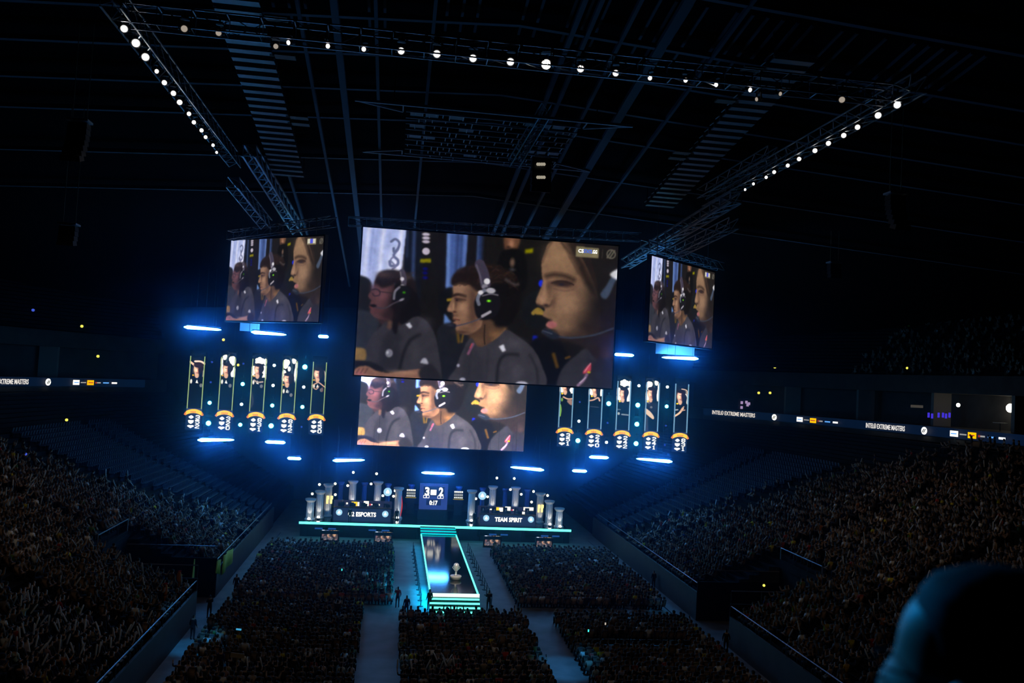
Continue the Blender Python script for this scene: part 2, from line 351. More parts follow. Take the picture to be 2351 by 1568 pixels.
    P([(1020, 960), (1130, 840), (1280, 900), (1340, 930), (1250, 1060), (1110, 1100), (1040, 1040)], (78, 58, 46), 5 * q); G((1250, 985), 60, 40, (128, 94, 66), .7); G((1100, 1040), 60, 40, (104, 78, 60), .6)
    P([(900, 540), (880, 590), (882, 640), (866, 690), (832, 770), (850, 790), (878, 796), (884, 820), (880, 850), (908, 862), (884, 882), (908, 905), (902, 930), (925, 965), (1010, 980), (1090, 940), (1130, 860), (1100, 560), (1000, 520)], (124, 94, 76), 2 * q)
    G((945, 600), 48, 50, (148, 116, 96), .8); G((985, 790), 60, 70, (138, 106, 86), .8); G((1060, 840), 50, 90, (84, 60, 50), .7); G((855, 765), 18, 16, (160, 122, 100), .7); G((930, 880), 40, 30, (118, 86, 70), .6); G((905, 715), 14, 40, (80, 58, 48), .8); G((885, 745), 9, 40, (168, 132, 108), .7); G((960, 745), 30, 40, (156, 122, 100), .6); G((900, 820), 30, 12, (84, 60, 50), .6); G((960, 960), 70, 16, (60, 44, 38), .8)
    L([(880, 655), (925, 644), (985, 658)], 22, (42, 30, 27), 4 * q); G((935, 690), 40, 20, (62, 44, 38), .8); G((1045, 700), 34, 160, (66, 48, 42), .75); L([(900, 678), (930, 682), (985, 690)], 12, (60, 42, 38), 3 * q); E((915, 692), 10, 8, (40, 28, 30), 2 * q)
    E((895, 790), 14, 8, (70, 44, 38), 3 * q); L([(884, 850), (935, 858)], 9, (84, 48, 44), 2 * q); G((905, 880), 20, 8, (150, 104, 92), .6); G((985, 930), 50, 14, (92, 68, 54), .6)
    P([(868, 560), (872, 500), (930, 440), (1010, 400), (1100, 385), (1250, 400), (1370, 460), (1440, 560), (1350, 640), (1260, 620), (1180, 620), (1090, 620), (1060, 600), (1010, 560), (940, 545), (900, 560)], (34, 25, 22), 4 * q)
    P([(1180, 600), (1330, 520), (1450, 560), (1440, 760), (1340, 900), (1230, 900), (1270, 740)], (20, 17, 17), 6 * q)
    G((1000, 640), 60, 60, (96, 72, 60), .5)
    hr_ = np.random.default_rng(5)
    for k_ in range(46):
        x_, y_ = hr_.uniform(890, 1390), hr_.uniform(410, 560); l_ = hr_.uniform(30, 80); sh_ = hr_.uniform(.7, 1.5)
        L([(x_, y_ + (x_ - 1130) ** 2 * .0006), (x_ + l_ * .5, y_ - 16 + (x_ - 1130) ** 2 * .0006), (x_ + l_, y_ - 12 + (x_ - 1100) ** 2 * .0008)], hr_.uniform(5, 11), (46 * sh_, 33 * sh_, 28 * sh_), 3 * q, .55)
    for k_ in range(16):
        x_ = 880 + k_ * 13; L([(x_ + 40, 470), (x_ + 5, 520), (x_, 560 + 8 * math.sin(k_))], 9, (30, 22, 20), 3 * q, .8)
    L([(1330, 520), (1400, 560), (1430, 560)], 20, (88, 76, 80), 6 * q, .7)
    P([(860, 1390), (905, 1260), (960, 1120), (1030, 1010), (1090, 1080), (1150, 1075), (1250, 1010), (1330, 940), (1440, 1000), (1560, 1100), (1630, 1230), (1660, 1420), (1300, 1430)], (56, 54, 61), 2 * q)
    P([(990, 1100), (1090, 1110), (1140, 1200), (1120, 1410), (960, 1400)], (46, 45, 52), 8 * q, .7)
    L([(1430, 1150), (1330, 1150), (1270, 1220), (1250, 1400)], 24, (33, 32, 36), 6 * q); L([(1530, 1150), (1590, 1270), (1600, 1400)], 16, (40, 39, 44), 6 * q); G((1400, 1060), 80, 50, (72, 69, 77), .8); G((1420, 1290), 70, 100, (70, 67, 76), .7)
    for x in (1030, 1180): L([(x, 1110), (x - 20, 1400)], 14, (42, 41, 48), 8 * q, .6)
    L([(1050, 1060), (1030, 1100), (1010, 1140)], 22, (132, 82, 112), 3 * q, .8); L([(1040, 1060), (1025, 1090)], 8, (170, 60, 70), 2 * q)
    P([(1268, 1080), (1308, 1062), (1330, 1115), (1300, 1128)], (186, 186, 200), 2 * q, curve=False)
    E((925, 1240), 13, 14, (132, 132, 150), 2 * q); E((962, 1358), 24, 16, (142, 142, 160), 2 * q); E((1465, 1398), 52, 24, (150, 150, 166), 2 * q)
    L([(1150, 900), (1145, 1000), (1150, 1060)], 8, (34, 26, 24), 2 * q); L([(1320, 935), (1270, 990), (1210, 1030)], 10, (132, 98, 68), 4 * q, .6)
    L([(1108, 395), (1140, 470), (1155, 560)], 88, (62, 56, 72), 2 * q); L([(1080, 400), (1108, 480), (1125, 555)], 12, (92, 86, 102), 3 * q)
    E((1168, 535), 26, 26, (196, 194, 202), 2 * q); E((1150, 580), 26, 24, (120, 116, 130), 2 * q)
    P([(1060, 720), (1090, 640), (1150, 590), (1220, 590), (1270, 640), (1280, 740), (1240, 820), (1150, 860), (1080, 830)], (24, 22, 26), 2 * q)
    L([(1100, 725), (1090, 680), (1115, 630), (1150, 610)], 30, (104, 108, 124), 2 * q); E((1115, 628), 22, 18, (198, 196, 204), 2 * q); E((1200, 612), 40, 24, (158, 156, 166), 2 * q); L([(1130, 655), (1200, 640), (1260, 650)], 10, (110, 108, 120), 2 * q)
    E((1184, 698), 18, 10, (92, 196, 20), 2 * q); E((1184, 698), 9, 5, (140, 230, 60), 1)
    L([(1190, 795), (1120, 840), (1020, 880), (890, 912)], 11, (70, 66, 78), 2 * q); L([(1195, 790), (1130, 825)], 24, (150, 146, 158), 2 * q); L([(890, 905), (830, 920)], 34, (30, 30, 38), 3 * q); E((860, 900), 26, 12, (44, 46, 60), 3 * q)
    # big face at the right
    P([(1750, 180), (1900, 190), (2300, 220), (2290, 900), (2200, 1200), (2060, 1150), (2000, 700), (1900, 400)], (32, 28, 27), 5 * q)
    P([(1700, 210), (1660, 290), (1630, 380), (1632, 480), (1640, 540), (1612, 620), (1584, 690), (1590, 722), (1640, 740), (1660, 770), (1640, 820), (1690, 860), (1668, 900), (1700, 925), (1760, 950), (1790, 990), (1860, 1010), (2000, 1010), (2120, 950), (2120, 700), (2050, 500), (1960, 320), (1850, 190)], (126, 98, 78), 2 * q)
    G((1770, 330), 110, 110, (138, 110, 84), .8); G((1850, 720), 110, 100, (142, 112, 90), .9); G((1640, 660), 30, 40, (140, 108, 88), .7); G((2110, 760), 130, 300, (30, 26, 25), .97); G((2060, 930), 170, 120, (40, 32, 30), .95); G((1900, 990), 170, 50, (58, 45, 40), .8); G((1860, 560), 90, 40, (104, 78, 66), .7); G((1830, 900), 70, 60, (120, 94, 74), .6)
    L([(1672, 492), (1740, 478), (1830, 490), (1900, 520)], 36, (52, 38, 33), 9 * q, .9); P([(1705, 548), (1750, 530), (1840, 532), (1892, 558), (1845, 578), (1760, 572)], (50, 36, 34), 6 * q); L([(1715, 548), (1780, 533), (1850, 540), (1900, 562)], 9, (34, 25, 25), 4 * q); G((1690, 570), 40, 50, (76, 56, 50), .7); E((1800, 560), 22, 12, (40, 34, 44), 3 * q); L([(1735, 595), (1830, 615), (1900, 600)], 9, (104, 78, 66), 4 * q)
    L([(1600, 728), (1650, 750), (1700, 740), (1720, 700)], 16, (70, 52, 46), 5 * q, .8); E((1668, 735), 22, 11, (50, 36, 36), 4 * q); G((1735, 700), 24, 60, (84, 62, 52), .7); G((1655, 600), 16, 70, (156, 122, 98), .6); G((1700, 640), 16, 60, (98, 74, 60), .6); G((1720, 820), 60, 26, (104, 82, 62), .6); G((1740, 960), 60, 24, (80, 62, 50), .8); G((1690, 935), 30, 12, (84, 60, 50), .7); G((1640, 690), 26, 22, (158, 124, 104), .6)
    P([(1590, 770), (1640, 800), (1630, 815), (1580, 810)], (142, 116, 54), 2 * q)
    P([(1600, 820), (1660, 840), (1720, 860), (1700, 880), (1650, 850)], (28, 22, 24), 4 * q)
    P([(1672, 895), (1700, 868), (1750, 878), (1762, 905), (1720, 930), (1682, 918)], (152, 94, 96), 3 * q)
    P([(1740, 170), (1880, 180), (1960, 330), (2060, 520), (2100, 640), (2040, 620), (1960, 470), (1900, 330), (1850, 230), (1800, 195)], (38, 31, 28), 9 * q)
    for k_ in range(9): L([(1790 + k_ * 22, 195), (1850 + k_ * 24, 300 + k_ * 8), (1940 + k_ * 20, 470 + k_ * 14)], 9, (50 + 4 * (k_ % 3), 39, 33), 6 * q, .55)
    L([(1720, 200), (1680, 260), (1640, 370)], 14, (88, 66, 54), 5 * q, .8); L([(1850, 220), (1880, 300), (1950, 400)], 12, (70, 56, 46), 8 * q, .5); L([(1800, 210), (1870, 300)], 10, (70, 54, 44), 5 * q)
    P([(1800, 1010), (2000, 1000), (2100, 960), (2230, 1000), (2230, 1180), (2160, 1220), (2060, 1200), (1980, 1080)], (40, 33, 33), 5 * q); G((2190, 1150), 50, 60, (70, 56, 54), .6)
    P([(2290, 430), (2240, 470), (2180, 570), (2130, 640), (2160, 680), (2200, 660), (2260, 530), (2300, 490)], (62, 72, 92), 3 * q)
    P([(2290, 430), (2215, 465), (2225, 495), (2290, 520)], (186, 188, 196), 3 * q)
    P([(1760, 1420), (1780, 1330), (1830, 1240), (1910, 1170), (2010, 1100), (2080, 1180), (2160, 1230), (2240, 1220), (2240, 1460), (1760, 1460)], (48, 47, 54), 3 * q)
    P([(2020, 1110), (2060, 1200), (2240, 1200), (2240, 1460), (2080, 1460)], (38, 37, 42), 6 * q, .8)
    P([(2055, 1222), (2020, 1250), (1985, 1300), (2000, 1312), (2050, 1290)], (170, 62, 80), 2 * q); L([(2050, 1225), (2000, 1295)], 7, (206, 170, 178), 2 * q, .7); E((2037, 1300), 14, 9, (176, 160, 20), 2 * q)
    L([(2020, 1320), (1990, 1370), (1945, 1410)], 24, (124, 100, 128), 3 * q); L([(2010, 1345), (1960, 1390)], 8, (186, 170, 190), 2 * q)
    L([(1640, 960), (1700, 985), (1780, 1000), (1900, 1008), (2080, 985), (2240, 930)], 15, (54, 60, 76), 3 * q)
    P([(1632, 950), (1680, 930), (1760, 970), (1780, 1010), (1720, 1020), (1660, 985)], (34, 38, 50), 3 * q)
    L([(1640, 948), (1720, 975)], 8, (66, 72, 88), 2 * q)
    # caption plate and round mark in the corner
    P([(1922, 240), (2117, 256), (2112, 342), (1918, 326)], (122, 114, 88), 1, curve=False)
    L([(2148, 262), (2142, 340)], 4, (70, 66, 56), 1)
    E((2220, 306), 42, 42, (96, 92, 82), 1.5); E((2220, 306), 31, 31, (34, 32, 32), 1.5)
    for o in (-14, 10): L([(2200 + o, 336), (2240 + o, 276)], 12, (96, 92, 82), 1.5)
    # folds and camera grain of the broadcast picture
    rg = np.random.default_rng(3); g1 = c.blur(rg.normal(0, 1, (H, W)), 9 * q); g1 /= g1.std(); g2 = c.blur(rg.normal(0, 1, (H, W)), 4 * q); g2 /= g2.std()
    c.a = c.blur(c.a, 1.1 * q) * (1 + .022 * g1 + .012 * g2)[..., None]
    c.a += (rg.normal(0, .012, (H, W, 3)))
    return np.clip(c.a, 0, 1)

DIG = {'0': '01110 10001 10001 10001 10001 10001 01110', '1': '00100 01100 00100 00100 00100 00100 01110', '2': '01110 10001 00001 00110 01000 10000 11111',
       '3': '01110 10001 00001 00110 00001 10001 01110', '4': '00010 00110 01010 10010 11111 00010 00010', '5': '11111 10000 11110 00001 00001 10001 01110',
       '8': '01110 10001 10001 01110 10001 10001 01110'}
def paint_portrait(v, W=56, H=256):
    """portrait part of a hanging LED banner, 34 x 183 px in the photograph -> unit box 0..100 x 0..460"""
    c = Canvas(W, H, (3, 10, 18)); c.k = W / 100.
    c.T = lambda p: (p[0] * W / 100., p[1] * H / 455.)
    P, L, E, G = c.poly, c.line, c.ell, c.glow
    win, face, team, pose = v
    wht = (255, 252, 240)
    if win == 'rose':
        for k in range(6):
            a = k * math.pi / 3 + .5; E((50 + 19 * math.cos(a), 62 + 19 * math.sin(a)), 13, 13, wht, 1)
        E((50, 62), 19, 19, wht, 1); E((88, 66), 12, 26, wht, 2)
        E((12, 135), 20, 34, wht, 2); E((90, 130), 22, 36, wht, 2); E((10, 205), 22, 40, wht, 2); E((90, 200), 18, 44, wht, 2)
        L([(4, 30), (50, 8), (96, 34)], 7, (30, 48, 56), 1.5); L([(20, 90), (50, 108), (82, 90)], 6, (40, 56, 60), 1)
    elif win in ('left', 'right'):
        f = (lambda x: x) if win == 'left' else (lambda x: 100 - x)
        E((f(20), 75), 20, 38, wht, 2); E((f(33), 62), 14, 22, wht, 2); P([(f(62), 30), (f(88), 40), (f(80), 70), (f(62), 62)], wht, 2)
        E((f(94), 80), 10, 26, wht, 2); E((f(45), 112), 10, 20, wht, 2); E((f(12), 165), 18, 44, wht, 2); E((f(90), 150), 11, 60, wht, 3)
        L([(f(2), 22), (f(40), 18), (f(58), 60), (f(66), 150)], 9, (48, 66, 72), 1.5); L([(f(40), 20), (f(60), 4)], 6, (60, 74, 78), 1)
    else:
        for a in ((10, 20, 40, 40, 80, 26), (16, 60, 50, 70, 70, 40), (20, 80, 60, 60, 92, 84), (10, 50, 30, 90, 60, 90)): L([(a[0], a[1]), (a[2], a[3]), (a[4], a[5])], 4, (24, 42, 50), 2, .7)
        L([(70, 110), (88, 130), (92, 190), (84, 230)], 9, (170, 156, 146), 3, .9)
    fx, fy, fw, fh = face
    # dark shirt, neck, head, hair, lit side
    P([(0, fy + fh + 30), (fx - 22, fy + fh + 18), (fx, fy + fh + 10), (fx + 26, fy + fh + 22), (100, fy + fh + 46), (100, 470), (0, 470)], (5, 9, 14), 2)
    P([(fx - 12, fy + fh - 18), (fx + 10, fy + fh - 14), (fx + 12, fy + fh + 20), (fx, fy + fh + 34), (fx - 14, fy + fh + 18)], (188, 148, 122), 2)
    E((fx + 8, fy - fh * .25), fw + 10, fh, (14, 10, 12), 2); E((fx + fw * .6, fy), fw * .8, fh, (20, 14, 14), 2)
    E((fx, fy), fw, fh, (152, 98, 80), 2); G((fx - fw * .35, fy + 2), fw * .7, fh * .9, (252, 214, 184), .95)
    E((fx + fw * .75, fy), fw * .5, fh, (26, 16, 16), 4); E((fx + 2, fy - fh * .98), fw * 1.05, fh * .36, (22, 16, 17), 3)
    L([(fx - 8, fy - 6), (fx + 2, fy - 5)], 4, (70, 40, 36), 1); L([(fx + 8, fy - 5), (fx + 16, fy - 6)], 4, (40, 22, 22), 1); L([(fx + 3, fy + 4), (fx + 5, fy + 16)], 4, (196, 120, 96), 1); L([(fx - 5, fy + 26), (fx + 8, fy + 26)], 4, (120, 60, 54), 1)
    sk = (176, 140, 120); ch = fy + fh
    if team == 'a':
        E((18, ch + 60), 7, 18, (200, 200, 196), 2); P([(fx - 6, ch + 70), (fx + 2, ch + 42), (fx + 12, ch + 74)], (212, 216, 214), 1, curve=False); E((fx + 30, ch + 88), 10, 15, (92, 96, 98), 2)
        E((fx - 24, ch + 12), 6, 6, (196, 150, 40), 1)
    else: E((fx - 20, ch + 24), 7, 7, (232, 196, 24), 1)
    if pose == 'cap': L([(4, fy - 56), (34, fy - 30), (40, fy - 8)], 15, (214, 176, 150), 2); L([(36, fy - 62), (70, fy - 62), (96, fy - 46)], 15, (216, 190, 172), 2); E((58, fy - 34), 30, 22, (38, 26, 28), 3)
    elif pose == 'bar': L([(22, ch + 44), (45, ch + 58), (78, ch + 54)], 12, (150, 136, 128), 2); L([(8, ch + 140), (22, ch + 210), (14, ch + 250)], 14, (60, 62, 66), 6, .7)
    elif pose == 'heart': L([(2, ch + 58), (34, ch + 36), (50, ch + 30), (96, ch + 66)], 9, sk, 2); L([(12, ch + 66), (34, ch + 84), (50, ch + 60)], 9, (160, 132, 118), 2); E((76, ch + 84), 8, 18, (92, 72, 64), 3)
    elif pose == 'hands': E((22, ch + 236), 11, 10, sk, 2); E((62, ch + 240), 11, 13, sk, 2); E((86, ch + 232), 10, 8, sk, 2); E((48, ch + 62), 6, 10, (120, 130, 136), 2)
    elif pose == 'point': L([(30, ch + 52), (60, ch + 66), (94, ch + 62)], 12, sk, 2); P([(56, ch + 78), (88, ch + 70), (90, ch + 118), (64, ch + 100)], (132, 104, 92), 3); E((20, ch + 74), 8, 16, (92, 132, 52), 3); L([(8, ch + 120), (14, ch + 160), (10, ch + 210)], 15, (104, 150, 50), 3)
    elif pose == 'fold': L([(0, ch + 62), (34, ch + 54), (66, ch + 34), (78, ch + 58)], 12, sk, 2); L([(20, ch + 110), (70, ch + 112)], 8, (44, 52, 60), 3)
    elif pose == 'logo': L([(6, ch + 92), (30, ch + 92)], 8, (90, 96, 100), 2); E((20, ch + 126), 8, 12, (140, 150, 152), 2); L([(44, ch + 132), (86, ch + 134)], 13, (104, 114, 118), 3)
    elif pose == 'arm': P([(0, ch + 80), (40, ch + 110), (66, ch + 150), (60, ch + 172), (20, ch + 140), (0, ch + 118)], (196, 170, 146), 2); E((44, ch + 72), 9, 10, (182, 184, 178), 2); L([(14, ch + 160), (22, ch + 260)], 18, (44, 46, 50), 4); L([(0, ch + 20), (30, ch + 40)], 12, (210, 190, 170), 3, .7); P([(10, ch + 40), (80, ch + 40), (84, ch + 110), (40, ch + 100)], (34, 34, 38), 4, .6)
    elif pose == 'wave': L([(6, ch + 130), (40, ch + 100), (62, ch + 60)], 15, (206, 172, 142), 2); L([(46, ch + 84), (76, ch + 74)], 8, sk, 2); L([(52, ch + 70), (68, ch + 46)], 8, sk, 2); L([(6, ch + 78), (26, ch + 74)], 10, (150, 152, 150), 2); L([(78, fy - 20), (92, fy + 10), (88, fy + 50), (98, fy + 70)], 9, (180, 186, 186), 2); L([(50, fy - 60), (82, fy - 50), (96, fy - 10)], 9, (190, 166, 150), 3)
    return np.clip(c.a, 0, 1)

def paint_stats(digs, W=56, H=88):
    c = Canvas(W, H, (12, 30, 58)); c.k = W / 100.; c.T = lambda p: (p[0] * W / 100., p[1] * H / 155.)
    wht = (255, 255, 250)
    c.poly([(34, 14), (52, 32), (34, 50), (16, 32)], wht, 1, curve=False); c.ell((34, 32), 13, 15, wht, 1)
    c.poly([(16, 62), (52, 62), (50, 84), (34, 100), (18, 84)], wht, 1, curve=False)
    c.ell((25, 118), 12, 9, wht, 1); c.ell((43, 118), 12, 9, wht, 1); c.poly([(14, 120), (54, 120), (34, 140)], wht, 1, curve=False)
    for r, ch in enumerate(digs):
        rows = DIG[ch].split()
        for j, row in enumerate(rows):
            for i, b in enumerate(row):
                if b == '1':
                    x, y = 62 + i * 5.2, 12 + r * 44 + j * 5.4
                    c.poly([(x - .8, y - .8), (x + 7, y - .8), (x + 7, y + 7.4), (x - .8, y + 7.4)], wht, 0, curve=False)
    return np.clip(c.blur(c.a, 1), 0, 1)
# ================================================================ the hall
b = MB(); b.quad((-70, -12, 0), (82, -12, 0), (82, 150, 0), (-70, 150, 0)); fl = struct(b, 'floor', FLOORM)
def off(Y, d):
    s = (d - 20) / 34.; return d if Y <= 72 else d * (1 - s + s * math.sqrt(max(0, 1 - ((Y - 72) / 80.) ** 2)))
ROWS = [(20.3 + .86 * r, 2.0 + .365 * r) for r in range(36)]
UROWS = [(58.5 + .85 * r, 21.8 + .5 * r) for r in range(22)]
PIT = {-1: (66, 73), 1: (61.5, 68.5)}           # gangway openings in the lower stands
YS = [20 + 2.0 * i for i in range(55)]
def stand(rows, side, name, y0=20, pit=True):
    b = MB(); ys = sorted([y for y in YS if y >= y0] + (list(PIT[side]) if pit else []))
    for k, (d, z) in enumerate(rows):
        zb = z - .365 if k else (0 if pit else z - .5); d1 = d - .43; d2 = d + .43
        for a, c in zip(ys[:-1], ys[1:]):
            if pit and d < 27 and a >= PIT[side][0] and c <= PIT[side][1]: continue
            Pa = [AX + side * off(a, q) for q in (d1, d2)]; Pc = [AX + side * off(c, q) for q in (d1, d2)]
            b.quad((Pa[0], a, zb), (Pc[0], c, zb), (Pc[0], c, z), (Pa[0], a, z)); b.quad((Pa[0], a, z), (Pc[0], c, z), (Pc[1], c, z), (Pa[1], a, z))
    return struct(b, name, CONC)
for s, nm in ((-1, 'left'), (1, 'right')):
    stand(ROWS, s, 'floor_terrace_' + nm); stand(UROWS, s, 'floor_balcony_' + nm, 40, False)
    b = MB()                                     # barrier wall with a flat coping at the foot of the stand
    for a, c in ((20, PIT[s][0]), (PIT[s][1], 106)):
        b.box((AX + s * 19.75, (a + c) / 2, 1.15), (.16, c - a, 2.3))
    struct(b, 'wall_' + nm, mat('barrier_board', (.045, .042, .042), .6, noise=.2, nscale=.8))
    y0, y1 = PIT[s]; b = MB()                    # gangway side and end walls
    for y in PIT[s]: b.box((AX + s * 23.3, y, 1.6), (7.2, .16, 3.2))
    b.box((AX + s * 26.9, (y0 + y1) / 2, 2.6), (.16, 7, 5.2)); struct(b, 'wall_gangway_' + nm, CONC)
    # suites level: slab edge, back wall, ceiling band
    b = MB(); ys = YS[5:]
    for a, c in zip(ys[:-1], ys[1:]):
        def Q(d, z0, d2, z1):
            b.quad((AX + s * off(a, d), a, z0), (AX + s * off(c, d), c, z0), (AX + s * off(c, d2), c, z1), (AX + s * off(a, d2), a, z1))
        Q(54.4, 14.7, 54.4, 16.4); Q(54.4, 16.4, 62, 16.4); Q(62, 16.4, 62, 20.2); Q(62, 20.2, 57, 20.2); Q(57, 20.2, 57, 22.2); Q(57, 22.2, 58.2, 22.2)
    struct(b, 'wall_suites_' + nm, mat('suite_wall', (.06, .056, .05), .85, spec=.1, noise=.2, nscale=.6))
    b = MB()
    for y in (60, 70, 80, 91, 102, 113): b.box((AX + s * off(y, 58.5), y, 18.3), (2.2, .5, 3.8))
    struct(b, 'wall_suite_pier_' + nm, mat('suite_pier', (.16, .15, .13), .7))
b = MB(); b.quad((-60, 128, 0), (72, 128, 0), (72, 128, 45), (-60, 128, 45)); struct(b, 'wall_back', mat('black_drape', (.006, .006, .008), .9))
# roof: shallow arched sheet with cross beams and rafters
b = MB(); xs = [-80 + 4 * i for i in range(44)]; ysr = list(range(-10, 150, 5)); o = len(b.v)
b.v = [(x, y, zr(x, y) + .6) for y in ysr for x in xs]; n = len(xs)
b.f = [(j * n + i, (j + 1) * n + i, (j + 1) * n + i + 1, j * n + i + 1) for j in range(len(ysr) - 1) for i in range(n - 1)]
struct(b, 'ceiling', ROOFM)
def rib(x0, x1, y, w, name):
    b = MB(); st = 4
    for i in range(int((x1 - x0) / st)):
        a, c = x0 + i * st, x0 + (i + 1) * st; b.box(((a + c) / 2, y, (zr(a, y) + zr(c, y)) / 2), (math.hypot(st, zr(c, y) - zr(a, y)) + .02, w, .3), Matrix.Rotation(-math.atan2(zr(c, y) - zr(a, y), st), 3, 'Y'))
    struct(b, name, BEAMM)
ycs = [atroof(870, py, 0).y for py in (38, 122, 203, 270)]
ycs = [ycs[0] - 5.5] + ycs + [ycs[3] + 7.5, ycs[3] + 15.5]
for i, y in enumerate(ycs): rib(-58, 74, y, .34, 'trim_%d' % (i + 1))
k = 9
for (px, py), w in (((780, 120), .42), ((1490, 150), .6), ((868, 190), .2), ((712, 160), .2), ((1330, 30), .3), ((1440, 60), .22), ((1000, 10), .2), ((1640, 120), .2), ((560, 60), .2), ((1270, 260), .25)):
    P = atroof(px, py); x = P.x; b = MB(); y0, y1 = 24, 112
    b.box((x, (y0 + y1) / 2, (zr(x, y0) + zr(x, y1)) / 2 - .1), (w, math.hypot(y1 - y0, .144 * (y1 - y0)), .3), Matrix.Rotation(-math.atan(.144), 3, 'X')); struct(b, 'trim_%d' % k, BEAMM); k += 1
b = MB()                                          # ribs of the sheet between the beams
for x in np.arange(-10, 34, .9):
    for y0, y1 in ((33, 38), (45, 51)):
        if random.random() < .35: continue
        b.box((x, (y0 + y1) / 2, zr(x, (y0 + y1) / 2) + .45), (.16, y1 - y0, .12), Matrix.Rotation(-math.atan(.144), 3, 'X'))
struct(b, 'trim_%d' % k, BEAMM)

# ---------------------------------------------------------------- trusses
def truss(label, p0, p1, s=.9, group=None, step=1.6, name='lighting_truss', r=.05):
    p0, p1 = Vector(p0), Vector(p1); L = (p1 - p0).length; d = (p1 - p0).normalized()
    u = d.cross(Vector((0, 0, 1))).normalized() * s / 2; w = u.cross(d).normalized() * s / 2
    mid = (p0 + p1) / 2; e = empty(name, mid, label, 'truss', group)
    cs = [u + w, u - w, -u - w, -u + w]
    b = MB()
    for c in cs: b.bar(p0 + c, p1 + c, r, 4)
    wchild(b.build('chord_tube', STEEL), e)
    b = MB(); n = max(2, int(L / step))
    for i in range(n):
        a, c = p0 + d * L * i / n, p0 + d * L * (i + 1) / n
        for q in range(4):
            x, y = cs[q], cs[(q + 1) % 4]; b.bar(a + x, c + y, r * .55, 3, caps=False); b.bar(a + x, a + y, r * .55, 3, caps=False)
    wchild(b.build('bracing_tube', STEEL), e)
    return e
XL, XR, YF, ZT = -14.0, 26.1, 42.5, 35.6
truss('front lighting truss carrying the white lamps across the hall', (XL, YF, ZT), (XR, YF, ZT))
truss('side lighting truss with white lamps above the left stand', (XL, YF - 2, ZT), (XL, 71, ZT))
truss('side lighting truss with white lamps above the right stand', (XR, YF - 2, ZT), (XR, 71, ZT))
def rail(label, pa, pb, z, s=.8, **k): return truss(label, atroof(*pa, -z), atroof(*pb, -z), s, **k)
rail('blue-lit truss running to the left hanging screen, the inner and brighter one', (572, 345), (684, 528), 1.3, .9, r=.1)
rail('blue-lit thin truss running to the left hanging screen, the outer one', (534, 418), (612, 516), 2.6, .9)
rail('blue-lit truss running down to the right hanging screen', (1690, 452), (1436, 606), 2., .9, r=.1)
rail('long upper truss above the row of lamps on the right', (1775, 348), (1610, 446), .9, .8)
rail('outer truss behind the right hanging screen', (1686, 512), (1540, 585), 3.2, .9)
truss('truss the left hanging screen is hung from', at(528, 541, 82), at(766, 508, 74), .8)
truss('truss the right hanging screen is hung from', at(1480, 560, 74), at(1655, 612, 86), .8)
truss('long truss the main screen is hung from', at(800, 508, 80.6), at(1470, 545, 80.6), .8)
# square rigging grid with catwalks under the middle of the roof
z = 36.6; g = empty('rigging_grid', atz(1120, 310, z), 'blue-lit steel rigging grid hung under the middle of the roof', 'rigging grid')
c0, c1, c2, c3 = atz(880, 236, z), atz(1400, 284, z), atz(1318, 388, z), atz(868, 352, z)
x0, x1, y0, y1 = (c0.x + c3.x) / 2, (c1.x + c2.x) / 2, (c0.y + c1.y) / 2, (c2.y + c3.y) / 2
b = MB()
for y in (y0, y1): b.bar((x0 - 1.5, y, z), (x1 + 1.5, y, z), .12, 4)
for sx, xx in ((-1, x0), (1, x1)):
    for yy in (y0, y1):
        s = 1 if yy == y0 else -1
        b.bar((xx + sx * 1.5, yy, z), (xx - sx * 1.6, yy + s * 1.5, z), .09, 4); b.bar((xx - sx * 1.6, yy, z), (xx - sx * 1.6, yy + s * 1.5, z), .05, 4)
for k in range(9): y = y0 + 1.4 + (y1 - y0 - 2) * k / 8; b.bar((x0 + 1.8, y, z), (x1 - 1.8, y, z), .06, 4)
wchild(b.build('frame_beam', GRIDM), g); b = MB()
for k in range(9):
    y = y0 + 1.4 + (y1 - y0 - 2) * k / 8
    for i in range(26):
        x = x0 + 2 + (x1 - x0 - 4) * i / 25 + (k % 2) * .25
        if random.random() < .6: b.bar((x, y, z), (x, y + (y1 - y0 - 2) / 8 * (.4 + .5 * random.random()), z), .045, 3)
wchild(b.build('grating', GRIDM), g); b = MB()
for k, i in ((0, 0), (0, 1), (0, 3), (0, 9), (0, 10), (0, 11), (4, 0), (4, 1), (5, 10), (5, 11), (5, 12), (7, 5), (2, 4), (2, 0)):
    b.box((x0 + 2.6 + i * (x1 - x0 - 5) / 12, y0 + 2. + (y1 - y0 - 2) * k / 8, z + .1), ((x1 - x0) / 15, 1.0, .06))
wchild(b.build('deck_plate', mat('deck_plate', (.25, .28, .33), .6)), g); b = MB()
for xx in (x0 + 1, x1 - 1):
    for yy in (y0, y1): b.bar((xx, yy, z), (xx, yy, zr(xx, yy) + .5), .04, 4)
wchild(b.build('hanger_rod', DARKM), g)
t = truss('short slanting truss rising through the rigging grid', atz(1180, 375, 35), atz(1256, 248, 37.2), .7, step=.7); 
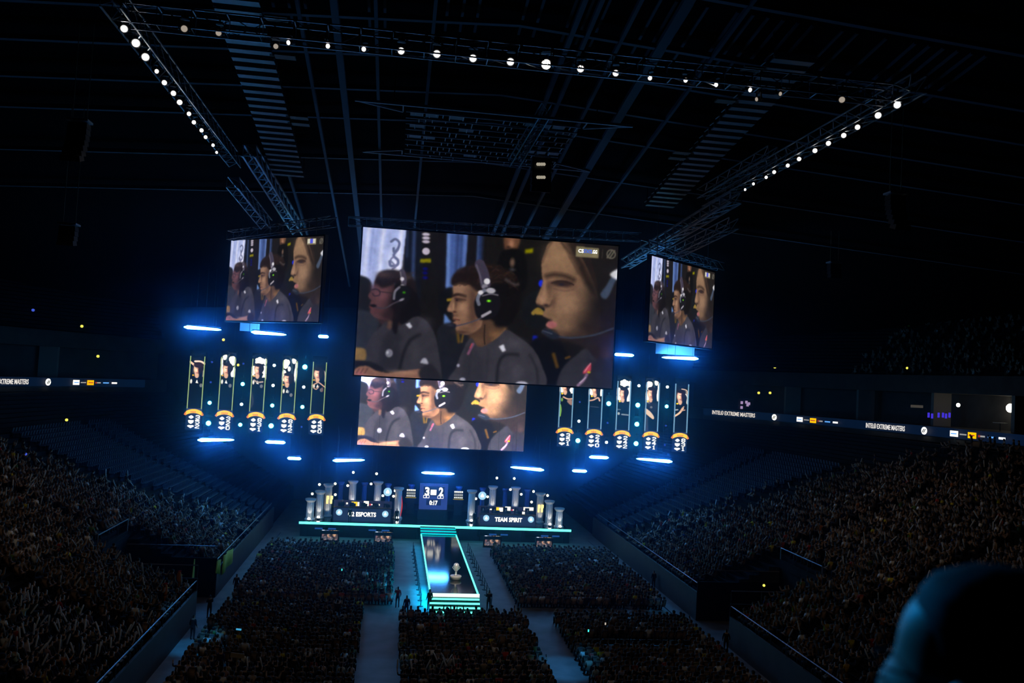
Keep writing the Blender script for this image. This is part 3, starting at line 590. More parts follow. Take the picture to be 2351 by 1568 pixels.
# two catwalks of slatted deck bays left and right under the roof
def catwalk(label, sx):
    A, B = atroof(541, 4, -1.2), atroof(662, 402, -1.2)
    if sx < 0: A.x = 2 * AX - A.x; B.x = 2 * AX - B.x
    e = empty('catwalk', (A + B) / 2, label, 'catwalk', None); N = 25; d = MB(); r = MB()
    for k in range(N):
        P = A.lerp(B, k / (N - 1)); d.box(P, (2.5, .62, .08)); r.box(P + Vector((0, -.34, .22)), (2.6, .05, .32)); r.bar(P + Vector((-1.3, -.3, .3)), P + Vector((-1.3, .4, .3)), .04, 3)
        for q in (-.45, .45): r.box(P + Vector((q, -.05, .05)), (.05, .6, .12))
    wchild(d.build('deck_bay', mat('deck_bay', (.14, .17, .2), .45)), e); wchild(r.build('guard_rail', mat('guard_rail', (.2, .25, .3), .5)), e)
    for k in (1, 3, 5, 13, 14):
        q = MB(); P = A.lerp(B, k / (N - 1)) + Vector((sx * 2.0, 0, -.1)); q.box(P, (1.2, .7, .1)); q.box(P - Vector((sx * .6, 0, 0)), (.6, .08, .06)); wchild(q.build('junction_panel', mat('brown_panel', (.20, .13, .09), .7)), e)
    q = MB()
    for k in (0, 8, 16, 24):
        for xx in (-1.2, 1.2): P = A.lerp(B, k / (N - 1)) + Vector((xx, 0, 0)); q.bar(P, (P.x, P.y, zr(P.x, P.y) + .5), .04, 4)
    wchild(q.build('hanger_rod', DARKM), e)
catwalk('left roof catwalk of short blue-lit deck bays like ladder rungs', 1)
catwalk('right roof catwalk of short blue-lit deck bays like ladder rungs', -1)

# ---------------------------------------------------------------- lamps on the trusses
def make_lamp(r=.15):
    e = empty('moving_head_lamp', (0, 0, 0), '', 'stage lamp')
    b = MB(); b.box((0, 0, .52), (.34, .3, .14)); b.bar((0, 0, .58), (0, 0, .78), .05, 6); b.build('base', DARKM, e)
    b = MB(); b.box((-.25, 0, .2), (.05, .12, .56)); b.box((.25, 0, .2), (.05, .12, .56)); b.box((0, 0, .46), (.5, .12, .05)); b.build('yoke', DARKM, e)
    M = Matrix.Rotation(math.radians(90), 3, 'X')
    b = MB(); b.lathe([(.08, -.3), (.17, -.24), (.2, 0), (.21, .2), (.2, .24), (.185, .24), (.18, .2)], n=14, M=M); b.build('housing', DARKM, e, True)
    b = MB(); b.lathe([(.01, .20), (r, .20), (r * .96, .235), (r * .5, .255), (.01, .26)], n=16, M=M); b.build('lens', LENS, e, True)
    return e
LP = make_lamp(); first = [True]
def place_lamp(P, label, group, aim, m, scale=1., cat=None):
    o = LP if first[0] else dup(LP); first[0] = False
    o.location = P; o['label'] = label; o['group'] = group
    if cat: o['category'] = cat
    v = (Vector(aim) - Vector(P)); yaw = math.atan2(v.x, -v.y); pit = math.atan2(-v.z, math.hypot(v.x, v.y))
    o.rotation_euler = (0, 0, yaw); o.scale = (scale,) * 3
    for ch in o.children:
        n = ch.name.split('.')[0]
        if n in ('housing', 'lens'): ch.rotation_euler = (pit, 0, 0)
        if n == 'lens': ch.data = lensmesh(m)
    return o
LM = {}
def lensmesh(m):
    if m.name not in LM:
        src = [c for c in LP.children if c.name.startswith('lens')][0].data; q = src.copy() if LM else src; q.materials.clear(); q.materials.append(m); LM[m.name] = q
    return LM[m.name]
cam0 = Vector((0, 0, CZ))
left = [(285, 66, 1), (312, 99, 1.2), (334, 131, 1.15), (357, 163, .7), (379, 190, .85), (397, 214, .9), (413, 235, .95), (432, 261, .8), (447, 281, .8), (461, 299, .8), (474, 315, .75), (487, 333, .7), (500, 350, .55)]
right = [(2060, 241, 1.1), (2016, 265, 1.05), (1970, 292, .9), (1936, 311, .9), (1903, 329, .9), (1870, 346, .9), (1836, 365, .85), (1807, 380, .8), (1779, 395, .8), (1757, 407, .7), (1732, 422, .65), (1708, 435, .5)]
front = [(503, 76, 'ring', .9), (631, 106, 'dim', .8), (667, 98, 'on', .45), (749, 105, 'on', .6), (838, 113, 'on', .7), (921, 117, 'on', 1.), (1003, 124, 'on', 1.1), (1086, 134, 'on', 1.1), (1172, 142, 'on', 1.1), (1254, 148, 'big', 1.6), (1333, 158, 'on', 1.05), (1413, 168, 'on', .95), (1495, 179, 'on', .7), (1571, 184, 'on', .65), (1648, 194, 'on', .55), (1718, 206, 'on', .5), (1742, 227, 'dim', .4), (1787, 215, 'dim', .45)]
ordn = ['nearest', 'second', 'third', 'fourth', 'fifth', 'sixth', 'seventh', 'eighth', 'ninth', 'tenth', 'eleventh', 'twelfth', 'thirteenth', 'fourteenth']
def aimed(P, k, seed):                     # lamps turn by turn swing a little away from the viewer
    t = math.radians((1 - min(k, 1)) * 85) * (1 if seed % 2 else -1)
    v = cam0 - P; return P + Matrix.Rotation(t, 3, 'Z') @ v
for side, lst, X in (('left', left, XL), ('right', right, XR)):
    for i, (px, py, k) in enumerate(lst):
        P = atx(px, py, X); s = max(.62, min(1.2, k))
        place_lamp(P, 'lit white truss lamp, %s from the near end of the %s side truss' % (ordn[i], side), 'white lamps on the %s side truss' % side, aimed(P, k, i), LENS, s)
for i, (px, py, st, k) in enumerate(front):
    P = at(px, py, YF); nm = {'ring': 'half-turned dim lamp showing its ring', 'dim': 'dim white lamp', 'on': 'lit white truss lamp', 'big': 'brightest and largest glaring white lamp'}[st]
    lab = nm + ' of the front truss' if st == 'big' else '%s on the front truss, %s along from its left end' % (nm, (ordn + ['fifteenth', 'sixteenth', 'seventeenth', 'last'])[i] if i else 'first')
    place_lamp(P, lab, 'white lamps on the front truss', aimed(P, k, i), {'ring': LENSD, 'dim': LENSD, 'on': LENS, 'big': LENSB}[st], max(.7, min(k, 1.35)))
for (px, py), w in (((1933, 229), 'right'), ((423, 66), 'left')):
    P = at(px, py, 41 if w == 'right' else 42); place_lamp(P, 'unlit lamp with a faint ring hung apart on the %s' % w, 'white lamps on the front truss', cam0, LENSD, 1.)

# ---------------------------------------------------------------- hanging loudspeaker arrays
def line_array(label, px, py, Y, n, top=None, sz=(1.1, .7, .32)):
    P = at(px, py, Y); e = empty('loudspeaker_array', P, label, 'loudspeakers'); 
    for k in range(n):
        q = MB(); R = Matrix.Rotation(math.radians(3 * k), 3, 'X'); q.box(P + Vector((0, -.02 * k * k, -k * (sz[2] + .02))), sz, R, .94); c = wchild(q.build('speaker_cabinet', DARKM), e)
    q = MB(); q.box(P + Vector((0, 0, .3)), (1.2, .9, .12)); wchild(q.build('fly_frame', STEEL), e)
    q = MB()
    for x in (-.4, .4): q.bar(P + Vector((x, 0, .3)), P + Vector((x, 0, zr(P.x, P.y) + .4 - P.z)), .025, 4)
    wchild(q.build('chain', mat('chain', (.3, .26, .18), .5, .5)), e)
    return e
line_array('hanging loudspeaker array high above the left stand with two cables', 182, 290, 52, 7)
line_array('lower hanging loudspeaker array beyond the upper one, left stand', 158, 525, 62, 4)
line_array('hanging loudspeaker array above the right stand', 2055, 455, 52, 7)
line_array('distant hanging loudspeaker array right of the right screen', 1915, 610, 75, 4)
e = line_array('central hanging loudspeaker cluster with two rows of small white glints', 1243, 372, 62, 5, sz=(1.5, .8, .5))
for py in (377, 407):
    for dx in (-9, -5, 0, 5):
        q = MB(); P = at(1244 + dx, py, 61.4); q.lathe([(.05, 0), (.1, .02), (.13, .0), (.1, -.03), (.05, -.02)], P, 8, Matrix.Rotation(math.radians(90), 3, 'X')); wchild(q.build('glint_ring', emat('glint', (1, .9, .7), .35)), e)  # glowing rings, the glints on the loudspeakers put in as emission

# ================================================================ screens
IMG = paint_players(480)
def half(a, k): h, w = a.shape[:2]; return a[:h // k * k, :w // k * k].reshape(h // k, k, w // k, k, 3).mean((1, 3))
IMG2 = IMG.copy(); IMG4 = half(IMG, 2); IMG8 = half(IMG, 8)
for im in (IMG4,):
    h, w = im.shape[:2]; x0, x1, y0, y1 = int(w * .835), int(w * .915), int(h * .035), int(h * .085)
    im[y0:y1, x0:x1] = (.75, .74, .68); im[y0:y1, x0 + 6:x1 - 6] = (.3, .32, .78)
SCRM = vmat('led_picture', 1.2); SCRB = vmat('led_picture_bright', 9.); SCRP = vmat('led_banner_picture', 1.6); SCRS = vmat('led_small_picture', 3.2)
def screen(name, label, q, img, m, t=.35, bord=.14):
    TL, TR, BR, BL = [Vector(p) for p in q]; x = (TR - TL).normalized(); z = (TL - BL).normalized(); n = x.cross(z).normalized()      # towards the viewer
    mid = (TL + BR) / 2; e = empty(name, mid, label, 'video screen')
    wchild(picture('display', img, q, m), e)
    b = MB(); R = Matrix((x, -n, z)).transposed(); w, h = (TR - TL).length, (TL - BL).length
    b.box(mid - n * (t / 2 + .03), (w + bord * 2, t, h + bord * 2), R); wchild(b.build('housing', BLACK), e)
    b = MB()
    for s, (sw, sh) in ((z * (h / 2 + bord / 2), (w + 2 * bord, bord)), (-z * (h / 2 + bord / 2), (w + 2 * bord, bord)), (x * (w / 2 + bord / 2), (bord, h)), (-x * (w / 2 + bord / 2), (bord, h))): b.box(mid + s, (sw, .1, sh), R)
    wchild(b.build('frame', BLACK), e); b = MB()
    for s in (-.4, 0, .4):
        P = mid + x * w * s + z * (h / 2 + .1) - n * .2; b.bar(P, (P.x, P.y, zr(P.x, P.y) + .4), .03, 4)
    wchild(b.build('hanging_bracket', STEEL), e); return e, (x, z, n)
YM = 80.
q = [at(835, 522, YM), at(1422, 565, YM), at(1402, 890, YM), at(812, 862, YM)]
wM = ((q[1] - q[0]).length + (q[2] - q[3]).length) / 2; zt = (q[0].z + q[1].z) / 2; zb = (q[2].z + q[3].z) / 2; xm = sum(p.x for p in q) / 4
q = [Vector((xm - wM / 2, YM, zt)), Vector((xm + wM / 2, YM, zt)), Vector((xm + wM / 2, YM, zb)), Vector((xm - wM / 2, YM, zb))]
ms, (ux, uz, un) = screen('video_screen', 'largest central screen showing three headset players in profile', q, np.clip(IMG - .012, 0, 1) ** 1.08, SCRM)
hM = zt - zb
def onM(u, v, o=.05): return q[0] + ux * wM * u - uz * hM * v + un * o
text('CS', onM(.8385, .064), onM(.8600, .064), .34, WHITE, ms, bold=.03); text('STATS', onM(.8610, .064), onM(.8935, .064), .34, TXB, ms, bold=.03); text('.GG', onM(.8945, .064), onM(.9145, .064), .34, WHITE, ms, bold=.03)
YLs = 108.
q2 = [at(826, 812, YLs), at(1206, 830, YLs), at(1202, 1036, YLs), at(820, 1021, YLs)]
w2 = (q2[2] - q2[3]).length; zb2 = (q2[2].z + q2[3].z) / 2; xm2 = (q2[2].x + q2[3].x) / 2; h2 = w2 * 9 / 16
q2 = [Vector((xm2 - w2 / 2, YLs, zb2 + h2)), Vector((xm2 + w2 / 2, YLs, zb2 + h2)), Vector((xm2 + w2 / 2, YLs, zb2)), Vector((xm2 - w2 / 2, YLs, zb2))]
screen('video_screen', 'bright stage screen below and behind the central one, same three players', q2, IMG ** 1.25, SCRB)
def side_quad(tl, tr, br, bl, Hs):
    out = []
    for a, c in ((tl, bl), (tr, br)):
        r1, r2 = ray(*a), ray(*c); Y = Hs / (r1.z / r1.y - r2.z / r2.y); P, Q = at(*a, Y), at(*c, Y); x = (P.x + Q.x) / 2; out.append((Vector((x, Y, P.z)), Vector((x, Y, Q.z))))
    (a, d), (b_, c) = out; zt, zb = (a.z + b_.z) / 2, (c.z + d.z) / 2
    a.z = b_.z = zt; c.z = d.z = zb
    return [a, b_, c, d]
qa = side_quad((530, 556), (744, 538), (733, 735), (519, 739), 7.6); qb = side_quad((1496, 585), (1641, 628), (1634, 802), (1487, 779), 7.6)
print('side', qa, qb)
screen('video_screen', 'left hanging side screen, turned towards the left stand', qa, IMG4, SCRM)
screen('video_screen', 'right hanging side screen, turned towards the right stand', qb, IMG4, SCRM)

# hanging LED banners with the ten player portraits
V = [('dark', (52, 150, 22, 34), 'a', 'cap', '352', 'cap and raised arms'), ('right', (42, 140, 24, 38), 'a', 'none', '320', 'plain dark jersey, window behind'), ('rose', (42, 130, 22, 38), 'a', 'bar', '831', 'rose window above his head'), ('left', (38, 190, 26, 36), 'a', 'hands', '842', 'head bowed and hands low'), ('dark', (40, 140, 26, 38), 'a', 'heart', '450', 'hands joined before his chest'),
     ('rose', (40, 110, 24, 40), 'b', 'point', '351', 'arms crossed, green sleeve pattern'), ('left', (44, 120, 20, 40), 'b', 'fold', '240', 'one bent forearm raised'), ('rose', (44, 150, 22, 42), 'b', 'logo', '242', 'rose window above long dark hair'), ('left', (38, 140, 24, 42), 'b', 'arm', '241', 'bare forearm across the waist'), ('dark', (42, 150, 24, 40), 'b', 'wave', '831', 'hand held open before his chest')]
YB = 106.
LT = [(436.8, 803, 472.5, 804.6, 426, 986), (508, 805.2, 542.5, 806.8, 497, 989.6), (579.9, 810, 613.9, 811.6, 569, 992.8), (649.5, 813.5, 683.7, 815, 640.5, 995.6), (718.4, 817, 751.3, 818.4, 709, 997.4),
      (1287.5, 856, 1320, 858, 1277.5, 1025), (1354, 859, 1387, 861, 1344.5, 1029), (1417.8, 862, 1450, 864, 1410, 1031.6), (1484.2, 865, 1516, 867, 1476, 1034), (1550.7, 868, 1583, 870, 1542.5, 1037.4)]
NAVY = emat('banner_navy', (.035, .055, .13), 1.); RIBB = emat('ribbon_gold', (1., .5, .04), 1.5); RIBD = emat('ribbon_orange', (.75, .22, .03), 1.)  # deeper orange for the ribbon tails and lettering
for i, (v, (ax, ay, bx, by, cx, cy)) in enumerate(zip(V, LT)):
    TL, TR, BL = at(ax, ay, YB), at(bx, by, YB), at(cx, cy, YB); w = TR.x - TL.x; x0 = (TL.x + BL.x) / 2; zt, zb = TL.z, BL.z; h = zt - zb
    X = lambda u: x0 + w * u
    Z = lambda t: zt - h * t
    e = empty('led_banner', (x0 + w / 2, YB, zt), 'tall LED banner of a player, %s, %s group' % (v[5], 'left' if i < 5 else 'right'), 'banner', 'player banners beside the screens')
    img = paint_portrait(v[:4]); img[:14] *= .5
    wchild(picture('portrait_panel', img, [(X(0), YB - .06, Z(0)), (X(1), YB - .06, Z(0)), (X(1), YB - .06, Z(.735)), (X(0), YB - .06, Z(.735))], SCRP), e)
    wchild(picture('score_panel', paint_stats(v[4]), [(X(0), YB - .06, Z(.845)), (X(1), YB - .06, Z(.845)), (X(1), YB - .06, Z(1.)), (X(0), YB - .06, Z(1.))], SCRP), e) if 0 else wchild(picture('score_panel', paint_stats(v[4]), [(X(0), YB - .06, Z(.80)), (X(1), YB - .06, Z(.80)), (X(1), YB - .06, Z(1.)), (X(0), YB - .06, Z(1.))], SCRP), e)
    b = MB(); b.box((X(.5), YB - .05, Z(.765)), (w, .06, h * .07)); wchild(b.build('name_panel', NAVY), e)
    b = MB(); col = emat('border_green', (.28, .42, .17), 1.2) if i < 5 else emat('border_blue', (.16, .34, .52), 1.1)
    for u in (.045, .955): b.box((X(u), YB - .10, Z(.405)), (w * (.055 if i < 5 else .075), .05, h * .66))
    wchild(b.build('light_border', col), e)
    b = MB()                                         # curled name ribbon
    R = []
    for k in range(9):
        u = k / 8; zz = Z(.792) + h * .028 * (1 - (2 * u - 1) ** 2); b_ = h * .024; R.append([Vector((X(-.0 + u), YB - .16, zz - b_)), Vector((X(u), YB - .16, zz + b_)), Vector((X(u), YB - .12, zz + b_)), Vector((X(u), YB - .12, zz - b_))])
    b.loft(R); rb = wchild(b.build('name_ribbon', RIBB), e); b = MB()
    for u in (-.03, 1.03): b.box((X(u), YB - .1, Z(.80)), (w * .15, .04, h * .04), Matrix.Rotation(.5 if u < 0 else -.5, 3, 'Y'))
    wchild(b.build('ribbon_tail', RIBD), e); b = MB()
    for k in range(4 + i % 2): b.box((X(.32 + .09 * k), YB - .175, Z(.775)), (w * .055, .02, h * .022))
    wchild(b.build('ribbon_lettering', RIBD), e)
    b = MB(); b.box((X(.5), YB + .08, Z(.5)), (w * 1.04, .2, h)); wchild(b.build('housing', BLACK), e)
    b = MB()
    for u in (.2, .8): b.bar((X(u), YB + .1, zt), (X(u), YB + .1, zr(X(u), YB) + .4), .02, 4)
    wchild(b.build('suspension_cable', DARKM), e)

# lamps on vertical ladders between the banners
dots = [(1125, 582, 'w'), (1112, 808, 'w'), (757, 1020, 'w'), (1457, 826, 'w'), (398, 1003, 'c'), (770, 792, 'c'), (1103, 1034, 'c'), (1442, 1050, 'c'), (385, 1233, 'C'), (743, 1250, 'c'), (1090, 1262, 'C'), (1470, 600, 'C'),
        (425, 545, 'b'), (778, 563, 'b'), (410, 772, 'b'), (1432, 1275, 'b')]
dots = [(400 + x / 4.9, 720 + y / 4.9, k) for x, y, k in dots]
dots += [(1220 + x / 4.9, 780 + y / 4.9, k) for x, y, k in ((870, 718, 'C'), (1197, 735, 'C'), (1522, 750, 'c'), (1187, 950, 'C'), (1178, 1168, 'C'), (523, 1135, 'C'), (535, 916, 'w'), (1210, 517, 'w'), (1530, 531, 'w'), (845, 1154, 'w'), (545, 700, 'b'), (857, 935, 'b'), (1513, 967, 'b'), (1500, 1184, 'b'))]
dots.sort(key=lambda t: (t[0] > 1000, round(t[0] / 70), t[1]))
prev = None; row = 0
for px, py, k in dots:
    key = (px > 1000, round((px - (471 if px < 1000 else 1325)) / (72 if px < 1000 else 67.)))
    row = row + 1 if key == prev else 0; prev = key
    lab = {'w': 'small plain white', 'c': 'pale blue glowing', 'C': 'strongly glowing cyan', 'b': 'almost dark blue'}[k] + ' banner lamp, %s gap of the %s group, %s from the top' % (ordn[int(key[1])] if key[1] else 'first', 'right' if px > 1000 else 'left', ordn[row] if row else 'first')
    P = at(px, py, YB - .1); sc = {'w': 1.15, 'c': 1.35, 'C': 1.75, 'b': .8}[k]
    place_lamp(P, lab, 'lamps between the player banners', cam0, {'w': HEADW, 'c': HEADC, 'C': HEADC, 'b': HEADB}[k], sc)
for px, y0, y1 in ((480, 800, 1000), (552, 805, 1000), (628, 810, 1005), (697, 815, 1008), (1328, 890, 1035), (1394, 895, 1040), (1464, 870, 1045), (1531, 872, 1050)):
    A, B = at(px + 3, y0, YB + .14), at(px - 6, y1 + 8, YB + .14); B.x = A.x = (A.x + B.x) / 2; tr = MB()
    e = empty('lamp_ladder', A, 'thin black lamp ladder hanging between the %s banners, lamp column at %s' % (('left', 'the outer end') if px in (480,) else ('right' if px > 1000 else 'left', {552: 'the second gap', 628: 'the third gap', 697: 'the fourth gap', 1328: 'the first gap', 1394: 'the second gap', 1464: 'the third gap', 1531: 'the fourth gap'}.get(px, 'the first gap'))), 'ladder', 'lamp ladders between the banners')
    for u in (-.3, .3): tr.bar(A + Vector((u, 0, 0)), B + Vector((u, 0, 0)), .03, 4)
    tr.bar(A, (A.x, A.y, zr(A.x, A.y) + .4), .02, 4); 
    for k in range(14): z_ = A.z + (B.z - A.z) * k / 13; tr.bar((A.x - .3, YB + .14, z_), (A.x + .3, YB + .14, z_), .02, 4)
    wchild(tr.build('frame', BLACK), e)

# hanging light tubes
TB = [((428, 750), (503, 758), 84, 'top row, outermost left'), ((581, 763), (654, 768), 84, 'top row, under the left side screen'), ((731, 772.5), (754, 773), 88, 'top row, short one left of the main screen'), ((1410, 814), (1455, 815.5), 88, 'top row, short one right of the main screen'), ((1526, 821), (1596, 823), 84, 'top row, under the right side screen'),
      ((459, 1009), (533, 1011), 84, 'lower ring, outermost left'), ((609, 1014.5), (655, 1016), 86, 'lower ring, second from the left'), ((660, 1052), (691, 1053), 92, 'lower ring, small one beside the stage, left'), ((766, 1055.5), (836, 1058), 92, 'lower ring, over the left players'), ((968, 1085), (1043, 1088), 103.5, 'lower ring, lowest over the stage centre'),
      ((1175, 1074), (1245, 1077.5), 92, 'lower ring, over the right players'), ((1314, 1080.5), (1347, 1082), 92, 'lower ring, small one beside the stage, right'), ((1353, 1049), (1397, 1051), 88, 'lower ring, second from the right'), ((1467, 1055), (1537, 1058), 86, 'lower ring, outermost right')]
for (pa, pb, Y, lab) in TB:
    A, B = at(*pa, Y), at(*pb, Y); A.z = B.z = (A.z + B.z) / 2; mid = (A + B) / 2
    big = B.x - A.x > 2.4; lean = 0 if not big or 960 < pa[0] < 980 else (-1 if pa[0] < 1000 else 1)
    A.y += lean * .9; B.y -= lean * .9
    e = empty('light_tube', mid, 'glowing white-blue light tube, ' + lab, 'light tube', 'light tubes hanging round the stage')
    ra, rb_ = (.17, .09) if lean < 0 else ((.09, .17) if lean > 0 else (.14, .14)); b = MB(); d = (B - A).normalized(); Rr = []
    up = Vector((0, 0, 1)); sd = d.cross(up)
    for k in range(11):
        t = k / 10; rr = (ra + (rb_ - ra) * t) * min(1, math.sqrt(max(.0, 1 - (abs(2 * t - 1)) ** 12)) + .25); P = A.lerp(B, t); Rr.append([P + (up * math.cos(a) + sd * math.sin(a)) * rr for a in (2 * math.pi * j / 8 for j in range(8))])
    b.loft(Rr); wchild(b.build('lamp_tube', TUBE, None, True), e)
    b = MB(); b.box(mid + Vector((0, .05, .24)), ((B - A).length * .96, .1, .08), Matrix.Rotation(math.atan2(B.y - A.y, B.x - A.x), 3, 'Z')); wchild(b.build('carrier_rail', DARKM), e)
    b = MB()
    for t in (.15, .85): P = A.lerp(B, t) + Vector((0, .05, .1)); b.bar(P, (P.x, P.y, P.z + 3.), .012, 3)
    wchild(b.build('suspension_wire', DARKM), e)
# pale panels behind the side screens
for (a, c, lab, Y) in (((551, 741), (596, 762), 'pale blue-lit panel hanging under the left side screen', 85.6), ((1506, 788), (1594, 817), 'pale blue-lit panel hanging under the right side screen', 85.6)):
    A, B = at(*a, Y), at(*c, Y); e = empty('hanging_panel', ((A + B) / 2), lab, 'panel'); w, h = B.x - A.x, A.z - B.z; m_ = (A + B) / 2; b = MB()
    for s in (-1, 1): b.box(m_ + Vector((s * w / 4, 0, 0)), (w / 2 - .06, .12, h))
    wchild(b.build('panel_sheet', mat('pale_panel', (.5, .52, .55), .6)), e); b = MB(); b.box(m_ + Vector((0, .1, 0)), (w + .1, .06, .1)); b.box(m_ + Vector((0, .1, 0)), (.08, .06, h)); wchild(b.build('frame', DARKM), e)
# ================================================================ stage, runway
ZS = 1.8; YF0 = 100.3; YB0 = 112
GLOSS = mat('gloss_stage_floor', (.006, .007, .009), .10, 0, spec=.9)
a, c = at(690, 1195, YF0), at(1308, 1218, YF0); SX0, SX1 = a.x, c.x; print('stage', a, c)
ZS = (a.z + c.z) / 2 - .1; print('ZS', ZS)
e = empty('stage_platform', ((SX0 + SX1) / 2, YF0, 0), 'wide black gloss stage with a glowing turquoise front edge', 'stage')
b = MB(); b.box(((SX0 + SX1) / 2, (YF0 + YB0) / 2, ZS / 2), (SX1 - SX0, YB0 - YF0, ZS)); wchild(b.build('deck', GLOSS), e)
b = MB(); b.box(((SX0 + SX1) / 2, YF0 - .06, ZS - .02), (SX1 - SX0 + .3, .12, .25)); wchild(b.build('edge_light', CYAN), e)
b = MB()
for k in range(13): b.box((SX0 + .8 + k * (SX1 - SX0 - 1.6) / 12, YF0 - .03, ZS / 2 - .1), (.06, .06, ZS - .3))
wchild(b.build('front_joint', DARKM), e)
RX0, RX1, RZ = AX - 2.1, AX + 2.1, 1.15
r0 = atz(1101, 1366, RZ); r1 = atz(1047, 1229, RZ); r2 = atz(988, 1364, RZ); r3 = atz(965, 1228, RZ); print('run', r0, r1, r2, r3)
RX0, RX1 = (r2.x + r3.x) / 2, (r0.x + r1.x) / 2; RY0, RY1 = (r0.y + r2.y) / 2, min((r1.y + r3.y) / 2, YF0 - .9)
e = empty('runway', ((RX0 + RX1) / 2, RY0, 0), 'black gloss runway from the stage into the public, outlined in turquoise light', 'runway')
b = MB(); b.box(((RX0 + RX1) / 2, (RY0 + RY1) / 2, RZ / 2), (RX1 - RX0, RY1 - RY0, RZ)); wchild(b.build('deck', mat('gloss_runway_floor', (.008, .009, .012), .09, 0, spec=.8)), e)
b = MB()
for x in (RX0 + .05, RX1 - .05): b.box((x, (RY0 + RY1) / 2, RZ + .02), (.13, RY1 - RY0, .06))
wchild(b.build('side_light_strip', CYAN), e); b = MB(); b.box(((RX0 + RX1) / 2, RY0 - .03, RZ - .06), (RX1 - RX0 + .1, .08, .28)); wchild(b.build('end_light_strip', emat('end_strip', (.5, 1, .85), 2.2)), e)
xc, wr = (RX0 + RX1) / 2, RX1 - RX0
def steps(name, label, y0, dy, z0, z1, n, sgn, hh, m, lit_top=False):
    e = empty(name, (xc, y0, 0), label, 'stairs'); b = MB(); s_ = MB()
    for k in range(n):
        z = z0 + (z1 - z0) * (k + 1) / n; y = y0 + dy * k
        b.box((xc, y + dy / 2 + .02, z / 2), (wr, abs(dy), z)); s_.box((xc, y - .03, z - hh / 2 + .0), (wr + .02, .06, hh))
    wchild(b.build('tread', BLACK), e); wchild(s_.build('riser_light', m), e); return e
steps('runway_steps', 'turquoise lit steps at the public end of the runway', RY0 - 1.75, .42, 0, RZ - .18, 4, 1, .13, CYAN)
steps('stage_steps', 'turquoise lit steps from the runway up to the stage', RY1, (YF0 - RY1 - .1) / 3., RZ + .04, ZS, 3, 1, (ZS - RZ) / 3 * .8, CYANB)
# trophy on the runway
P = atz(1046, 1330, RZ); e = empty('trophy', P, 'tall silver trophy standing on a small plinth on the runway', 'trophy')
SILV = mat('silver', (.85, .85, .86), .4, .35)
b = MB(); b.lathe([(.36, 0), (.42, .06), (.50, .22), (.52, .30), (.48, .34), (.2, .36), (.02, .37)], P, 20); wchild(b.build('plinth', mat('plinth_white', (.5, .48, .46), .4), None, True), e)
b = MB(); b.lathe([(.02, .37), (.16, .38), (.10, .44), (.07, .52), (.10, .58), (.06, .64), (.09, .70), (.16, .76), (.21, .88), (.24, 1.05), (.25, 1.2), (.22, 1.34), (.12, 1.42), (.02, 1.44)], P, 20); wchild(b.build('cup', SILV, None, True), e)
b = MB()
for s in (-1, 1): b.bar(P + Vector((s * .22, 0, 1.2)), P + Vector((s * .34, 0, 1.05)), .02, 5); b.bar(P + Vector((s * .34, 0, 1.05)), P + Vector((s * .2, 0, .86)), .02, 5)
wchild(b.build('handle', SILV), e)
lamp('runway_skirt_light', 'AREA', (RX0 - .06, (RY0 + RY1) / 2, .8), (RX0 - 2, (RY0 + RY1) / 2, -.2), 260, (.0, .42, 1), RY1 - RY0, sizey=.2)
lamp('runway_skirt_light', 'AREA', (RX0 - .06, RY0 + 3.5, .8), (RX0 - 2, RY0 + 3.5, -.2), 420, (.0, .45, 1), 7, sizey=.2)
lamp('runway_skirt_light', 'AREA', (RX1 + .06, (RY0 + RY1) / 2, .8), (RX1 + 2, (RY0 + RY1) / 2, -.2), 40, (.0, .42, 1), RY1 - RY0, sizey=.2)
lamp('added_trophy_spot', 'SPOT', (AX, 44, 34), P + Vector((0, 0, .8)), 60000, (1, .9, .8), .2, 2.6, .3)  # spot added to brighten the trophy
# queue barriers beside the runway
def queue_fence(label, pts):
    A = pts[0]; e = empty('queue_barrier', A, label, 'barrier'); r = MB()
    for q in pts: p = MB(); p.bar(q, q + Vector((0, 0, 1.05)), .035, 5); p.lathe([(.2, 0), (.2, .05), (.05, .07)], q, 8); wchild(p.build('post', BLACK), e)
    for a_, c_ in zip(pts[:-1], pts[1:]): r.bar(a_ + Vector((0, 0, .98)), c_ + Vector((0, 0, .98)), .03, 4); r.bar(a_ + Vector((0, 0, .5)), c_ + Vector((0, 0, .5)), .025, 4)
    wchild(r.build('belt', BLACK), e)
p0, p1 = atz(948, 1268, 0), atz(966, 1392, 0); n = 12; queue_fence('line of black belt posts on the lit floor left of the runway', [Vector((p0.x + (p1.x - p0.x) * k / n, p0.y + (p1.y - p0.y) * k / n, 0)) for k in range(n + 1)])
p0, p1 = atz(1074, 1268, 0), atz(1128, 1392, 0); queue_fence('line of black belt posts on the floor right of the runway', [Vector((p0.x + (p1.x - p0.x) * k / n, p0.y + (p1.y - p0.y) * k / n, 0)) for k in range(n + 1)])
